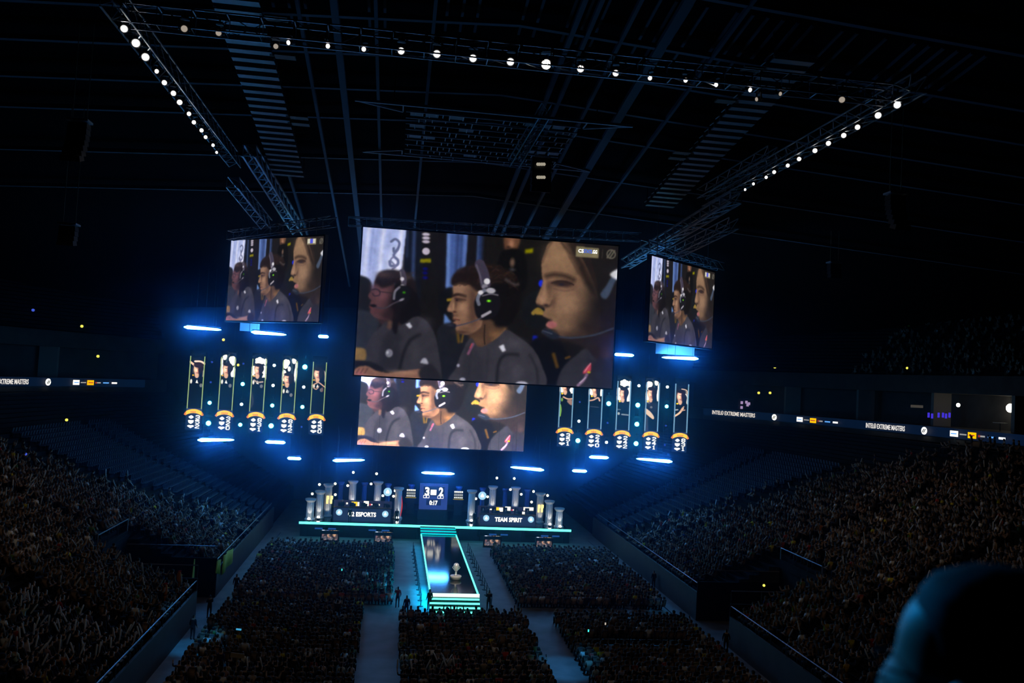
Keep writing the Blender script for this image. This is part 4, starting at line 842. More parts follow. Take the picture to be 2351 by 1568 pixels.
# floor monitors before the stage
IMG8b = half(IMG, 8)
for i, (px, py, w) in enumerate(((757, 1229, 36), (880, 1233, 36), (1131, 1242, 36), (1250, 1246, 36))):
    Y = 96.5; Pm = at(px, py, Y); ww = w / F * Y * .99; hh = ww * 9 / 16 * 1.06; e = empty('floor_screen', (Pm.x, Y, 0), 'small floor screen before the stage repeating the players picture, %s from the left' % ordn[i].replace('nearest', 'first'), 'video screen', 'small screens along the stage front'); z0 = max(.25, Pm.z - hh / 2)
    wchild(picture('display', IMG8b, [(Pm.x - ww / 2, Y + .25, z0 + hh), (Pm.x + ww / 2, Y + .25, z0 + hh), (Pm.x + ww / 2, Y, z0), (Pm.x - ww / 2, Y, z0)], SCRS), e)
    b = MB(); b.box((Pm.x, Y + .3, z0 / 2 + hh / 2 - .05), (ww + .3, .3, z0 + hh)); wchild(b.build('housing', BLACK), e)
    b = MB()
    for dx in (-1.25, .2) if i < 2 else (.0, 1.3): b.box((Pm.x + dx, Y + .1, z0 + hh + .18), (.85, .05, .16))
    wchild(b.build('status_bar', emat('bar_blue', (.02, .12, .5), .55)), e)
# columns
def column(label, px, pyt, pyb, Y, w, m, group, blue=False, up=None):
    T, B_ = at(px, pyt, Y), at(px, pyb, Y); x = T.x; zt, z0 = T.z, max(ZS, B_.z); z0 = ZS if z0 < ZS + 1.0 else z0
    e = empty('greek_column', (x, Y, z0), label, 'column', group); h = zt - z0; r = w / 2
    P = Vector((x, Y, z0)); b = MB()
    if z0 > ZS + .5: P = Vector((x, Y, ZS)); h = zt - ZS
    e.location = P
    b.lathe([(r, .25), (r * .97, h * .5), (r * .9, h - .42)], P, 24, flute=.10); wchild(b.build('fluted_shaft', m), e)
    b = MB(); b.lathe([(r * .9, h - .42), (r * 1.0, h - .36), (r * 1.25, h - .24), (r * 1.38, h - .16), (r * 1.38, h - .02), (r * 1.3, h)], P, 20); wchild(b.build('capital', m, None, True), e)
    b = MB(); b.lathe([(r * 1.3, 0), (r * 1.3, .14), (r * 1.1, .22), (r, .26)], P, 20); wchild(b.build('base', m, None, True), e)
    if up:
        q = P + Vector((0, -r - .42, 0)); f = empty('floor_uplight', q, 'small glaring white uplight at the foot of a stage column, %s' % up, 'stage lamp', 'uplights at the stage columns')
        b = MB(); b.lathe([(.15, 0), (.17, .05), (.19, .16), (.17, .18)], q, 12); wchild(b.build('housing', DARKM, None, True), f); b = MB(); b.ball(q + Vector((0, -.02, .26)), .17, 8, (1, 1, .9)); wchild(b.build('lens', emat('uplight_white', (1, .97, .9), 9), None, True), f)
        lamp('uplight', 'SPOT', q + Vector((0, -.05, .45)), P + Vector((0, 0, 2.6)), 60 if up else 0, (1, .97, .92), .08, 75, .6)
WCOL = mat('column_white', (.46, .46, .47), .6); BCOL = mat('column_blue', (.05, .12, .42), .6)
Z5 = lambda x, y: (660 + x / 6.53, 1040 + y / 6.53)
Z6 = lambda x, y: (980 + x / 6.53, 1040 + y / 6.53)
for (f, x, y, yb, Y, lab, up) in ((Z5, 352, 680, 940, 102.2, 'shortest, outermost left', 'outermost left'), (Z5, 497, 565, 890, 103.5, 'second from the left', 'second from the left'), (Z5, 623, 460, 880, 105, 'third from the left', None), (Z5, 987, 410, 900, 107.5, 'behind the left desk, its left one', None), (Z5, 1363, 425, 900, 107.5, 'behind the left desk, its right one', None), (Z5, 1672, 515, 900, 105, 'right of the left desk', 'beside the red figure'),
                             (Z6, 681, 555, 960, 104.5, 'left of the right desk', 'left of the right desk'), (Z6, 993, 492, 960, 107.5, 'behind the right desk, its left one', None), (Z6, 1335, 508, 960, 107.5, 'behind the right desk, its right one', None), (Z6, 1706, 597, 1030, 105, 'third from the right', None), (Z6, 1842, 712, 1030, 103.5, 'second from the right', 'second from the right'), (Z6, 1990, 822, 1100, 102.2, 'shortest, outermost right', 'outermost right')):
    px, py = f(x, y); _, pb = f(x, yb); column('white fluted stage column, ' + lab, px, py, pb, Y, .92, WCOL, 'white fluted columns on the stage', up=up)
    if up is None:
        T = at(px, py, Y); lamp('uplight', 'SPOT', (T.x, Y - 1.1, ZS + (1.4 if 'desk' in lab else .3)), (T.x, Y, ZS + 3.0), 55, (1, .97, .92), .08, 80, .6)
for (f, x, y, lab) in ((Z5, 808, 425, 'left end of the left desk'), (Z5, 1162, 440, 'middle of the left desk'), (Z5, 1513, 458, 'right end of the left desk, round mark on it'), (Z5, 1862, 470, 'between the left desk and the scoreboard'),
                       (Z6, 485, 498, 'between the scoreboard and the right desk'), (Z6, 841, 518, 'left end of the right desk, round mark on it'), (Z6, 1182, 532, 'middle of the right desk'), (Z6, 1510, 542, 'right end of the right desk')):
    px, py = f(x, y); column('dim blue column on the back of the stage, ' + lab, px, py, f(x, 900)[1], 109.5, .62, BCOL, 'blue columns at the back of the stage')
for x in (-2.5, 4, 8, 14.5): lamp('back_blue_wash', 'SPOT', (x, 104.5, 9), (x, 109.5, 4.5), 260, (.05, .2, 1), .2, 70, .8)
MARKB = emat('mark_paleblue', (.32, .62, .85), 1.2)
def mark(f, x, y, r, Y, parent=None, name='round_mark'):
    P = at(*f(x, y), Y); b = MB(); M = Matrix.Rotation(math.radians(90), 3, 'X')
    b.lathe([(.01, 0), (r, 0), (r, .05), (.01, .06)], P, 24, M); o = b.build(name, MARKB); b = MB()
    b.box(P + Vector((0, -.09, -.05)), (r * .8, .04, r * .5)); b.box(P + Vector((0, -.09, r * .25)), (r * .4, .04, r * .5)); q = b.build('inner_sign', WHITE)
    return o, q
for f, x, y, lab in ((Z5, 1503, 583, 'left'), (Z6, 832, 640, 'right')):
    P = at(*f(x, y), 108.95); e = empty('round_sign', P, 'round pale blue lit sign with a white figure above the %s desk' % lab, 'sign'); o, q = mark(f, x, y, .52, 108.95, name='disc'); wchild(o, e); wchild(q, e); b = MB(); b.bar(P + Vector((0, .03, 0)), (P.x, P.y + .03, ZS), .04, 5); wchild(b.build('pole', DARKM), e)
# team desks
def desk(f, x0, x1, yt, yb, name, label, word, tx0, tx1, ty, logos, Y=102.4):
    A, B = at(*f(x0, yt), Y), at(*f(x1, yt), Y); D = at(*f((x0 + x1) / 2, yb), Y); w = B.x - A.x; xm = (A.x + B.x) / 2; zt = (A.z + B.z) / 2; z0 = ZS
    e = empty('team_desk', (xm, Y, z0), label, 'desk')
    b = MB(); b.box((xm, Y + .04, (zt + z0) / 2), (w, .08, zt - z0)); wchild(b.build('front_panel', emat('desk_navy', (.012, .025, .075), 1.)), e)
    b = MB(); b.box((xm, Y + .55, zt + .03), (w, 1.1, .06)); wchild(b.build('top', BLACK), e); b = MB()
    for s in (-1, 1): b.box((xm + s * (w / 2 - .04), Y + .5, (zt + z0) / 2), (.08, 1, zt - z0))
    wchild(b.build('side_panel', BLACK), e)
    hL = .5; P0, P1 = at(*f(tx0, ty), Y), at(*f(tx1, ty), Y); zb = (P0.z + P1.z) / 2
    text(word, (P0.x, Y - .02, zb), (P1.x, Y - .02, zb), hL, WHITE, e, bold=.035)
    for (lx, ly) in logos:
        o, q = mark(f, lx, ly, .37, Y - .05); wchild(o, e); wchild(q, e)
    return A, B, zt, xm, w
dA = desk(Z5, 685, 1560, 835, 985, 'team_desk', 'left team desk with white word ending in ESPORTS on its front', 'G2 ESPORTS', 905, 1325, 950, ((775, 888), (1466, 915)))
dB = desk(Z6, 795, 1640, 940, 1065, 'team_desk', 'right team desk with the white words TEAM SPIRIT on its front', 'TEAM SPIRIT', 1018, 1428, 1030, ((890, 975), (1560, 997)))
# lit panels behind the players (sponsor squares on the desk rear wall)
YEL = emat('panel_yellow', (1, .62, .02), 1.3); PALE = emat('panel_pale', (1, .96, .84), 1.3)
for (f, x0, x1, yt, yb, lab, tiles) in ((Z5, 700, 1560, 700, 835, 'left', ((960, 1045, 730, 795, 'y'), (1052, 1075, 735, 795, 'w'), (1145, 1217, 720, 795, 'w'), (1255, 1290, 765, 782, 'w'), (1232, 1250, 762, 785, 'r'), (1330, 1360, 768, 785, 'b'), (1360, 1384, 765, 790, 'w'), (880, 905, 742, 768, 'w'))),
                                      (Z6, 765, 1600, 790, 940, 'right', ((1000, 1080, 812, 880, 'y'), (1085, 1168, 818, 880, 'w'), (1175, 1252, 803, 880, 'w'), (1450, 1597, 812, 865, 'w'), (1430, 1520, 880, 930, 'w'), (945, 990, 835, 855, 'w'), (1288, 1325, 846, 862, 'w'), (1268, 1285, 846, 866, 'r')))):
    Y = 105.6; A, B = at(*f(x0, yt), Y), at(*f(x1, yb), Y); zt = (A.z); xm = (A.x + B.x) / 2; w = B.x - A.x; e = empty('rear_wall_panel', (xm, Y, ZS), 'low wall of lit sponsor tiles behind the %s team desk' % lab, 'display wall')
    b = MB(); b.box((xm, Y + .1, (zt + ZS) / 2), (w, .12, zt - ZS)); wchild(b.build('panel', emat('wall_navy', (.014, .018, .05), 1.)), e)
    for (a0, a1, b0, b1, k) in tiles:
        P, Q = at(*f(a0, b0), Y), at(*f(a1, b1), Y); b = MB(); b.box(((P.x + Q.x) / 2, Y - .0, (P.z + Q.z) / 2), (Q.x - P.x, .06, P.z - Q.z)); wchild(b.build('sponsor_tile', {'y': YEL, 'w': PALE, 'r': emat('tile_red', (.8, .03, .03), 1.), 'b': emat('tile_blue', (.05, .12, .9), 1.2)}[k]), e)
# scoreboard in the middle
Y = 105.; A, B = at(*Z5(1990, 455), Y), at(980 + 300 / 6.53, 1172, Y); xm = (A.x + B.x) / 2; w = B.x - A.x; zt, z0 = A.z, B.z + .05
e = empty('scoreboard', (xm, Y, ZS), 'blue lit scoreboard in the stage centre reading 3 and 2 over 0:17', 'scoreboard')
b = MB(); b.box((xm, Y + .2, (zt + z0) / 2), (w, .3, zt - z0)); wchild(b.build('board', emat('board_blue', (.022, .05, .24), 1.)), e)
b = MB(); b.box((xm, Y + .2, (z0 + ZS) / 2 - .05), (w * 1.05, .5, z0 - ZS - .1)); wchild(b.build('base', BLACK), e)
def wb(px0, py0, px1, py1, m, nm, o=.03): P, Q = at(px0, py0, Y), at(px1, py1, Y); b = MB(); b.box(((P.x + Q.x) / 2, Y - o, (P.z + Q.z) / 2), (Q.x - P.x, .04, P.z - Q.z)); return wchild(b.build(nm, m), e)
DK = emat('board_dark', (.006, .012, .05), 1.); wb(973, 1116, 1020, 1140, DK, 'score_field'); wb(979, 1146, 1012, 1160.5, DK, 'clock_field')
wb(989, 1124, 1001.5, 1136.5, WHITE, 'centre_square', .06)
for s, px in (('3', 974.5), ('2', 1007)):
    P = at(px, 1136.5 if s == '3' else 1137.5, Y); text(s, P + Vector((0, -.06, 0)), P + Vector((.56, -.06, 0)), .98, WHITE, e, bold=.04)
P = at(985.5, 1158.5, Y); text('0:17', P + Vector((0, -.06, 0)), P + Vector((1.0, -.06, 0)), .52, WHITE, e, bold=.04)
for px, py in ((972.5, 1137), (979.5, 1137), (1005, 1138.5), (1012, 1138.5)):
    P, Q = at(px, py, Y), at(px + 5.5, py + 5.5, Y); b = MB(); xx, zz, s = (P.x + Q.x) / 2, (P.z + Q.z) / 2, Q.x - P.x
    for dx, dz, ww, hh in ((0, s / 2, s, .05), (0, -s / 2, s, .05), (s / 2, 0, .05, s), (-s / 2, 0, .05, s)): b.box((xx + dx, Y - .07, zz + dz), (ww, .03, hh))
    wchild(b.build('round_box', WHITE), e)
for f, x, lab in ((Z5, 1853, 'left'), (Z6, 475, 'right')):     # white text panels beside the scoreboard
    y = 540 if f is Z5 else 568; Yp = 108.75; A = at(*f(x - 38, y), Yp); B = at(*f(x + 38, y + 115), Yp); e = empty('text_panel', ((A.x + B.x) / 2, Yp, ZS), 'small white lettered panel on the blue column %s of the scoreboard' % lab, 'sign'); xm = (A.x + B.x) / 2
    for k, (q, h_) in enumerate(((0, .26), (.36, .36), (.8, .2))):
        b = MB(); hgt = A.z - B.z
        for j in range(5): b.box((xm - .46 + j * .23, Yp, A.z - hgt * (q + h_ / 2)), (.19, .05, hgt * h_ * .82))
        wchild(b.build('text_row', emat('row_white', (.9, .95, .9), [1.1, .5, 1.][k]) if k == 0 else emat('row_white_%s' % 'bc'[k - 1], (.8, .9, .9), [1.1, .35, .9][k])), e)
    b = MB(); b.box((xm, Yp, B.z - .12), (1.35, .05, .07)); wchild(b.build('gold_line', emat('gold_line', (.35, .28, .04), 1.)), e)
    b = MB(); b.box((xm, Yp + .12, (A.z + ZS) / 2), (1.0, .1, A.z - ZS)); wchild(b.build('panel', BLACK), e)
# warm globe lamps hung over the stage
nb = 0
for f, lst in ((Z5, ((987, 291), (1336, 311), (480, 472), (716, 460), (903, 488), (1254, 463), (372, 612), (718, 624), (1430, 640), (1590, 648), (1613, 565))), (Z6, ((1050, 375), (1310, 382), (1253, 548), (1415, 619), (1600, 577), (735, 685), (911, 656), (1570, 735), (1810, 637)))):
    for k, (x, y) in enumerate(sorted(lst)):
        P = at(*f(x, y), 104.6 if nb % 2 else 106.2); e = empty('globe_lamp', P, 'small warm white globe lamp over the %s half of the stage, %s from the left' % ('left' if f is Z5 else 'right', ordn[k].replace('nearest', 'first')), 'lamp', 'globe lamps over the stage'); nb += 1
        b = MB(); b.ball(P, .15, 8); wchild(b.build('globe', BULB, None, True), e); b = MB(); b.bar(P, P + Vector((0, 0, 7)), .012, 3); b.lathe([(.05, .13), (.05, .22), (.02, .24)], P, 6); wchild(b.build('cord', DARKM), e)
# golden lit letters on the outer columns, red figure by the left desk
for f, xs, y, lab in ((Z5, (598, 656), 700, 'left'), (Z6, (1677, 1727), 832, 'right')):
    P = at(*f(sum(xs) / 2, y), 104.4); e = empty('lit_sign', P, 'pair of glowing yellow-white signs on the %s outer column' % lab, 'sign')
    for x in xs:
        q = at(*f(x, y), 104.4); b = MB(); b.box(q, (.24, .06, .95)); b.box(q + Vector((.1, 0, .25)), (.2, .06, .4)); wchild(b.build('lit_figure', emat('sign_yellow', (1, .8, .3), 1.5)), e)
P = at(*Z5(1700, 850), 103.6); e = empty('banner_flag', (P.x, 103.6, ZS), 'narrow curved red and white flag standing beside the left team desk', 'flag')
R = []
for k in range(10): t = k / 9; R.append([Vector((P.x + .16 * math.sin(t * 3.1) + q, 103.6, ZS + .5 + t * 2.4)) for q in (-.13 * math.sin(.4 + t * 2.5), .02)] + [Vector((P.x + .16 * math.sin(t * 3.1) + q, 103.66, ZS + .5 + t * 2.4)) for q in (.02, -.13 * math.sin(.4 + t * 2.5))])
b = MB(); b.loft(R); wchild(b.build('cloth', emat('flag_red', (.7, .04, .04), .6)), e); b = MB(); b.bar((P.x + .05, 103.63, ZS), (P.x + .05, 103.63, ZS + 2.9), .02, 5); wchild(b.build('pole', STEEL), e)

# ================================================================ LED ribbon boards round the stands
BNV = emat('ribbon_board_navy', (.0012, .0065, .024), 1.)
def ribsurf(side, Y, z, d=54.25): return Vector((AX + side * off(Y, d), Y, z))
def ribY(side, px):
    lo, hi = 50., 138.
    for _ in range(50):
        m_ = (lo + hi) / 2; x = proj(ribsurf(side, m_, 16))[0]
        if (x < px) == (side < 0): lo = m_
        else: hi = m_
    return (lo + hi) / 2
def ribbon(side, px_end, label, items):
    ye = ribY(side, px_end); e = empty('ribbon_board', ribsurf(side, 80, 15.9), label, 'led board'); b = MB(); R = []; N = 40
    for k in range(N + 1):
        y = 48 + (ye - 48) * k / N; R.append([ribsurf(side, y, 15.35), ribsurf(side, y, 16.4), ribsurf(side, y, 16.4, 54.4), ribsurf(side, y, 15.35, 54.4)])
    b.loft(R); wchild(b.build('led_strip', BNV), e)
    for it in items:
        a_, c_ = it[1], it[2]; ya, yc = ribY(side, a_), ribY(side, c_); P, Q = ribsurf(side, ya, 0, 53.9), ribsurf(side, yc, 0, 53.9); n = Vector((-side, -.5, 0)).normalized()
        if it[0] == 't': z = 15.6; P.z = Q.z = z; text(it[3], P, Q, .58, TXW, e, bold=.02)
        elif it[0] == 'o':
            m_ = (P + Q) / 2; m_.z = 15.87; x = (Q - P).normalized(); nn = x.cross(Vector((0, 0, 1))); M = Matrix((x, Vector((0, 0, 1)), nn)).transposed(); b = MB(); b.lathe([(.01, 0), (.42, 0), (.42, .05), (.01, .05)], m_, 20, M); wchild(b.build('round_logo', WHITE), e)
            b = MB()
            for o_ in (-.1, .12): b.box(m_ + x * o_ + nn * .09, (.09, .5, .03), M @ Matrix.Rotation(-.6, 3, 'Z'))
            wchild(b.build('logo_slash', BNV), e)
        else:
            m_ = (P + Q) / 2; m_.z = 15.87; x = (Q - P).normalized(); nn = x.cross(Vector((0, 0, 1))); M = Matrix((x, Vector((0, 0, 1)), nn)).transposed(); L = (Q - P).length; b = MB(); b.box(m_ + nn * .05, (L, it[3], .04), M); wchild(b.build('sponsor_tile', it[4]), e)
            if len(it) > 5: b = MB(); b.box(m_ + nn * .1, (L * .72, .12, .02), M); wchild(b.build('tile_lettering', it[5]), e)
TW = emat('tile_white', (1, 1, 1), 1.3); TY = emat('tile_yellow', (1, .5, .0), 1.25); TR_ = emat('tile_redword', (.35, .03, .03), 1.); TG = emat('tile_greyword', (.35, .35, .35), 1.); TBw = emat('tile_blueword', (.1, .35, .9), 1.2)
def tiles(x0, s):
    return [('r', x0, x0 + 14.5 * s, .62, TW, TBw), ('r', x0 + 18 * s, x0 + 30 * s, .13, TG), ('r', x0 + 33 * s, x0 + 48 * s, .62, TY, TR_), ('r', x0 + 52 * s, x0 + 55 * s, .2, TR_), ('r', x0 + 56 * s, x0 + 64 * s, .16, TG), ('r', x0 + 70 * s, x0 + 83 * s, .16, TBw), ('r', x0 + 90 * s, x0 + 102 * s, .22, TW)]
ribbon(-1, 333, 'curved LED ribbon board on the left balcony with white EXTREME MASTERS lettering', [('t', -44, 60, 'INTEL® EXTREME MASTERS'), ('o', 99, 112)] + tiles(163, 1.))
ribbon(1, 1615, 'curved LED ribbon board on the right balcony with INTEL EXTREME MASTERS lettering twice', [('t', 1637, 1736, 'INTEL® EXTREME MASTERS'), ('o', 1775, 1788)] + tiles(1834, .93) + [('t', 1993, 2083, 'INTEL® EXTREME MASTERS'), ('o', 2121, 2136)] + tiles(2189, 1.25))
# small exit and stair lamps
for px, py, Y, m, lab in ((188, 749, 100, EXITY, 'small yellow lamp high on the dark left balcony'), (225, 818, 100, EXITY, 'yellow lamp just above the left ribbon board'), (153, 964, 92, EXITY, 'yellow lamp below the left ribbon board'), (513, 780, 127.8, EXITY, 'tiny yellow lamp below the top left light tube'), (424, 965, 127.8, EXITY, 'yellow lamp beside the outermost left banner'), (547, 838, 127.8, EXITY, 'tiny yellow lamp between the second and third left banners'),
                         (1779, 843, 118, EXITY, 'yellow lamp high on the dark right balcony'), (2083, 845, 98, EXITY, 'yellow lamp above the suites, right balcony'), (1811, 1042, 104, EXITY, 'yellow lamp below the right ribbon board'), (2059, 1048, 92, EXITO, 'orange lamp below the right ribbon board'), (1742, 902, 116, EXITY, 'left one of two dim yellow suite lamps'), (1768, 902, 116, EXITY, 'right one of two dim yellow suite lamps'), (1754, 1344, 58, EXITY, 'yellow-green stair lamp in the right stand'), (293, 1307, 66, EXITY, 'yellow stair lamp by the gangway in the left stand'),
                         (76, 712, 90, emat('lamp_blue', (.05, .1, .7), 1.), 'tiny blue lamp high on the left'), (1572, 1255, 84, emat('lamp_green', (.05, .9, .5), 1.), 'tiny green lamp among the public of the right stand'), (59, 1043, 80, emat('lamp_blue', (.05, .1, .7), 1.), 'tiny blue lamp in the upper left stand'), (2107, 1167, 70, emat('lamp_blue', (.05, .1, .7), 1.), 'tiny blue glint among the public of the right stand')):
    P = at(px, py, Y); e = empty('exit_lamp', P, lab, 'lamp', 'small marker lamps on the stands'); b = MB(); r = 3.2 / F * Y; b.ball(P, r, 7); wchild(b.build('lens', m, None, True), e); b = MB(); b.box(P + Vector((0, r * .9, 0)), (r * 1.6, r * .8, r * 1.6)); wchild(b.build('housing', DARKM), e)
# suites on the right: lamps, glowing blocks standing in for blue-lit people, tables
for px, py, Y, r, lab in ((2320, 937, 84, .48, 'large glaring globe lamp in the right suites'), (2200, 930, 88, .22, 'smaller glaring lamp in the right suites')):
    P = at(px, py, Y); e = empty('suite_lamp', P, lab, 'lamp'); b = MB(); b.ball(P, r, 12, (.92, .92, 1)); wchild(b.build('shade', emat('suite_lamp', (1, .95, .8), 9, 'AUTO'), None, True), e); b = MB(); b.bar(P, (P.x, P.y, 20.2), .03, 5); wchild(b.build('stem', DARKM), e)
for k, (px, py) in enumerate(((2132, 953), (2140, 955), (2155, 953), (2165, 953), (2172, 955), (2180, 953))):
    P = at(px, py, 88.4); e = empty('blue_glow_figure', P, 'upright blue light in the suite bar, %s from the left' % ordn[k].replace('nearest', 'first'), 'light', 'blue glows for the suite people'); b = MB(); b.box(P, (.22, .08, .55)); wchild(b.build('lens', emat('suite_blue', (.05, .03, .65), 1.)), e)
P = at(2296, 978, 83); e = empty('bar_table', (P.x, P.y, 16.4), 'round standing table lit white in the right suites', 'table'); h = P.z - 16.4 + .3
b = MB(); b.lathe([(.7, h), (.7, h + .05), (.02, h + .06)], (P.x, P.y, 16.4), 16); wchild(b.build('top', mat('table_white', (.5, .48, .44), .5)), e); b = MB(); b.bar((P.x, P.y, 16.4), (P.x, P.y, 16.4 + h), .05, 6); wchild(b.build('leg', DARKM), e)
e = empty('suite_sign', at(2105, 933, 90), 'faint pale lettered sign over the suite bar', 'sign'); P = at(2105, 933, 90); b = MB(); b.box(P, (1.5, .06, .3)); wchild(b.build('panel', emat('dim_sign', (.05, .045, .04), 1.)), e)
e = empty('suite_screen', at(1712, 928, 118), 'small lit screen in the dark suites behind the right ribbon board', 'screen'); b = MB()
for dx, dz, m_ in ((-.6, .2, 1), (.1, .3, 0), (.3, -.1, 1), (-.6, -.5, 0), (.5, .1, 0)): b.box(at(1712, 928, 118) + Vector((dx, 0, dz)), (.35, .05, .4))
wchild(b.build('lit_picture', emat('screen_mauve', (.4, .3, .6), .9)), e); b = MB(); b.box(at(1712, 928, 118.2), (2.4, .1, 1.6)); wchild(b.build('housing', BLACK), e)
# ================================================================ people
def person_mesh(pose, arms, lod):
    """one continuous body grown on a skeleton; returns verts, faces, zone per vertex (0 shirt 1 skin 2 hair 3 trousers)"""
    J = {}; E_ = []; R = {}; Zn = {}
    def j(n, p, r, z, parent=None): J[n] = p; R[n] = r; Zn[n] = z; parent and E_.append((parent, n))
    sit = pose == 'sit'; h = .50 if sit else .95
    j('pel', (0, 0, h), (.15, .11), 3); j('bel', (0, .0 if not sit else .01, h + .18), (.145, .105), 0, 'pel'); j('che', (0, .01, h + .38), (.17, .11), 0, 'bel'); j('nec', (0, .02, h + .53), (.062, .062), 1, 'che')
    j('hb', (0, .035, h + .62), (.082, .088), 1, 'nec'); j('ht', (0, .03, h + .73), (.085, .098), 2, 'hb'); j('hc', (0, .02, h + .79), (.045, .05), 2, 'ht')
    for s, n in ((-1, 'l'), (1, 'r')):
        j('sh' + n, (s * .175, 0, h + .45), (.072, .072), 0, 'che')
        a = arms[0 if s < 0 else 1]
        el, wr, ha = {'down': ((s * .24, -.02, h + .17), (s * .25, .1, h - .03), (s * .24, .15, h - .1)), 'lap': ((s * .23, .06, h + .2), (s * .12, .28, h + .1), (s * .08, .34, h + .1)), 'up': ((s * .3, .08, h + .56), (s * .26, .16, h + .82), (s * .25, .18, h + .92)),
                      'out': ((s * .38, .08, h + .42), (s * .44, .2, h + .64), (s * .44, .24, h + .74)), 'phone': ((s * .22, .22, h + .3), (s * .08, .36, h + .55), (s * .04, .38, h + .63)), 'fold': ((s * .23, .1, h + .24), (s * .02, .2, h + .27), (s * -.08, .2, h + .28))}[a]
        j('el' + n, el, (.05, .05), 0 if lod else 1, 'sh' + n); j('wr' + n, wr, (.034, .034), 1, 'el' + n); j('ha' + n, ha, (.045, .03), 1, 'wr' + n)
        if sit: j('hi' + n, (s * .1, .08, h - .02), (.09, .09), 3, 'pel'); j('kn' + n, (s * .13, .46, h - .0), (.07, .07), 3, 'hi' + n); j('an' + n, (s * .13, .44, .09), (.048, .048), 3, 'kn' + n); j('to' + n, (s * .14, .58, .04), (.045, .035), 3, 'an' + n)
        else: j('hi' + n, (s * .1, 0, h - .08), (.095, .095), 3, 'pel'); j('kn' + n, (s * .11, .03, .5), (.066, .066), 3, 'hi' + n); j('an' + n, (s * .12, 0, .09), (.046, .046), 3, 'kn' + n); j('to' + n, (s * .13, .14, .04), (.045, .035), 3, 'an' + n)
    if lod: j('no', (0, .135, h + .65), (.02, .02), 1, 'hb')
    names = list(J); ix = {n: i for i, n in enumerate(names)}
    me = bpy.data.meshes.new('tmp'); me.from_pydata([J[n] for n in names], [(ix[a], ix[b_]) for a, b_ in E_], []); o = bpy.data.objects.new('tmp', me); C.objects.link(o)
    sk = o.modifiers.new('s', 'SKIN'); sk.use_smooth_shade = True; dat = me.skin_vertices[0].data
    for n in names: dat[ix[n]].radius = R[n]; dat[ix[n]].use_root = n == 'pel'
    if lod: su = o.modifiers.new('u', 'SUBSURF'); su.levels = 1; su.render_levels = 1
    dg = bpy.context.evaluated_depsgraph_get(); ev = o.evaluated_get(dg); m2 = ev.to_mesh(); V = np.array([v.co[:] for v in m2.vertices]); Fc = [tuple(p.vertices) for p in m2.polygons]; ev.to_mesh_clear()
    bpy.data.objects.remove(o); bpy.data.meshes.remove(me)
    P = np.array([J[n] for n in names]); D = ((V[:, None] - P[None]) ** 2).sum(2); z = np.array([Zn[n] for n in names])[D.argmin(1)]
    hd = (V[:, 2] > h + .56); z[hd] = 1; z[hd & ((V[:, 1] < .02) | (V[:, 2] > h + .735))] = 2
    return V, Fc, z
POSES = [('sit', ('lap', 'lap')), ('sit', ('up', 'up')), ('sit', ('down', 'lap')), ('sit', ('out', 'out')), ('sit', ('phone', 'lap')), ('sit', ('fold', 'fold')), ('sit', ('up', 'lap')), ('stand', ('down', 'down')), ('stand', ('fold', 'fold')), ('stand', ('phone', 'down'))]
PTXT = ['hands in the lap', 'both arms raised', 'one arm hanging', 'arms held out', 'a phone held up', 'folded arms', 'one arm raised', 'arms at the sides', 'folded arms', 'one hand to the face']
LO = [person_mesh(p, a, 0) for p, a in POSES]; HI = [person_mesh(p, a, 1) for p, a in POSES]
ZMAT = [SHIRT, SKIN, HAIR, TROU]; HM = []
for V_, F_, z_ in HI:
    me = bpy.data.meshes.new('person'); me.from_pydata([tuple(v) for v in V_], [], F_)
    for m_ in ZMAT: me.materials.append(m_)
    me.polygons.foreach_set('material_index', [int(np.bincount(z_[list(f)], minlength=4).argmax()) for f in F_]); me.polygons.foreach_set('use_smooth', [True] * len(F_)); HM.append(me)
COLS = [('black', (.008, .008, .01), 50), ('dark grey', (.035, .035, .04), 20), ('grey', (.14, .13, .13), 11), ('white', (.6, .58, .55), 8), ('dark blue', (.012, .02, .06), 8), ('yellow', (.5, .40, .02), 2), ('red', (.34, .03, .025), 2), ('green', (.06, .12, .03), 2), ('beige', (.26, .21, .16), 5), ('orange', (.45, .14, .04), 1)]
CW = np.array([c[2] for c in COLS], float); CW /= CW.sum()
# ---- seat places
PL = []                                           # x, y, z, yaw, area, row-ish
def yaw_to(x, y, tx=AX, ty=101): return math.atan2(-(tx - x), ty - y)
def infr(P, m=40): q = proj(P); return -m < q[0] < W_ + m and -m < q[1] < H_ + m
for side, nm in ((-1, 'left stand'), (1, 'right stand')):
    for r, (d, z) in enumerate(ROWS):
        y = 30 + random.random()
        while y < 104:
            y += .56 + random.random() * .12
            if abs((y % 15.5) - 7.7) < .75: continue              # stairs between the blocks
            if PIT[side][0] - .6 < y < PIT[side][1] + .6 and d < 27.6: continue
            lim = 97 - r * (.62 if side < 0 else .45); k = 1. if y < lim - 8 else max(0, (lim - y) / 8.) * .8
            if r > 26: k *= .55
            if random.random() > .93 * k: continue
            x = AX + side * off(y, d); P = Vector((x, y, z))
            if infr(P): PL.append((x, y, z, yaw_to(x, y) * .8, nm, r))
for r, (d, z) in enumerate(UROWS):
    y = 66 + random.random()
    while y < 104:
        y += .62 + random.random() * .5
        if random.random() < .45 or r > 15: continue
        x = AX + off(y, d); P = Vector((x, y, z))
        if infr(P): PL.append((x, y, z, yaw_to(x, y), 'right balcony', r))
BLK = [(-12.0, -1.25, 46.5, 68.6, 'left floor block'), (1.35, 10.9, 44.5, 67.0, 'middle floor block'), (13.4, 24.2, 44.5, 66.8, 'right floor block'), (-12.0, 1.0, 71.2, 92.4, 'left block beside the runway'), (11.3, 24.2, 71.2, 92.4, 'right block beside the runway')]
CHAIRS = []
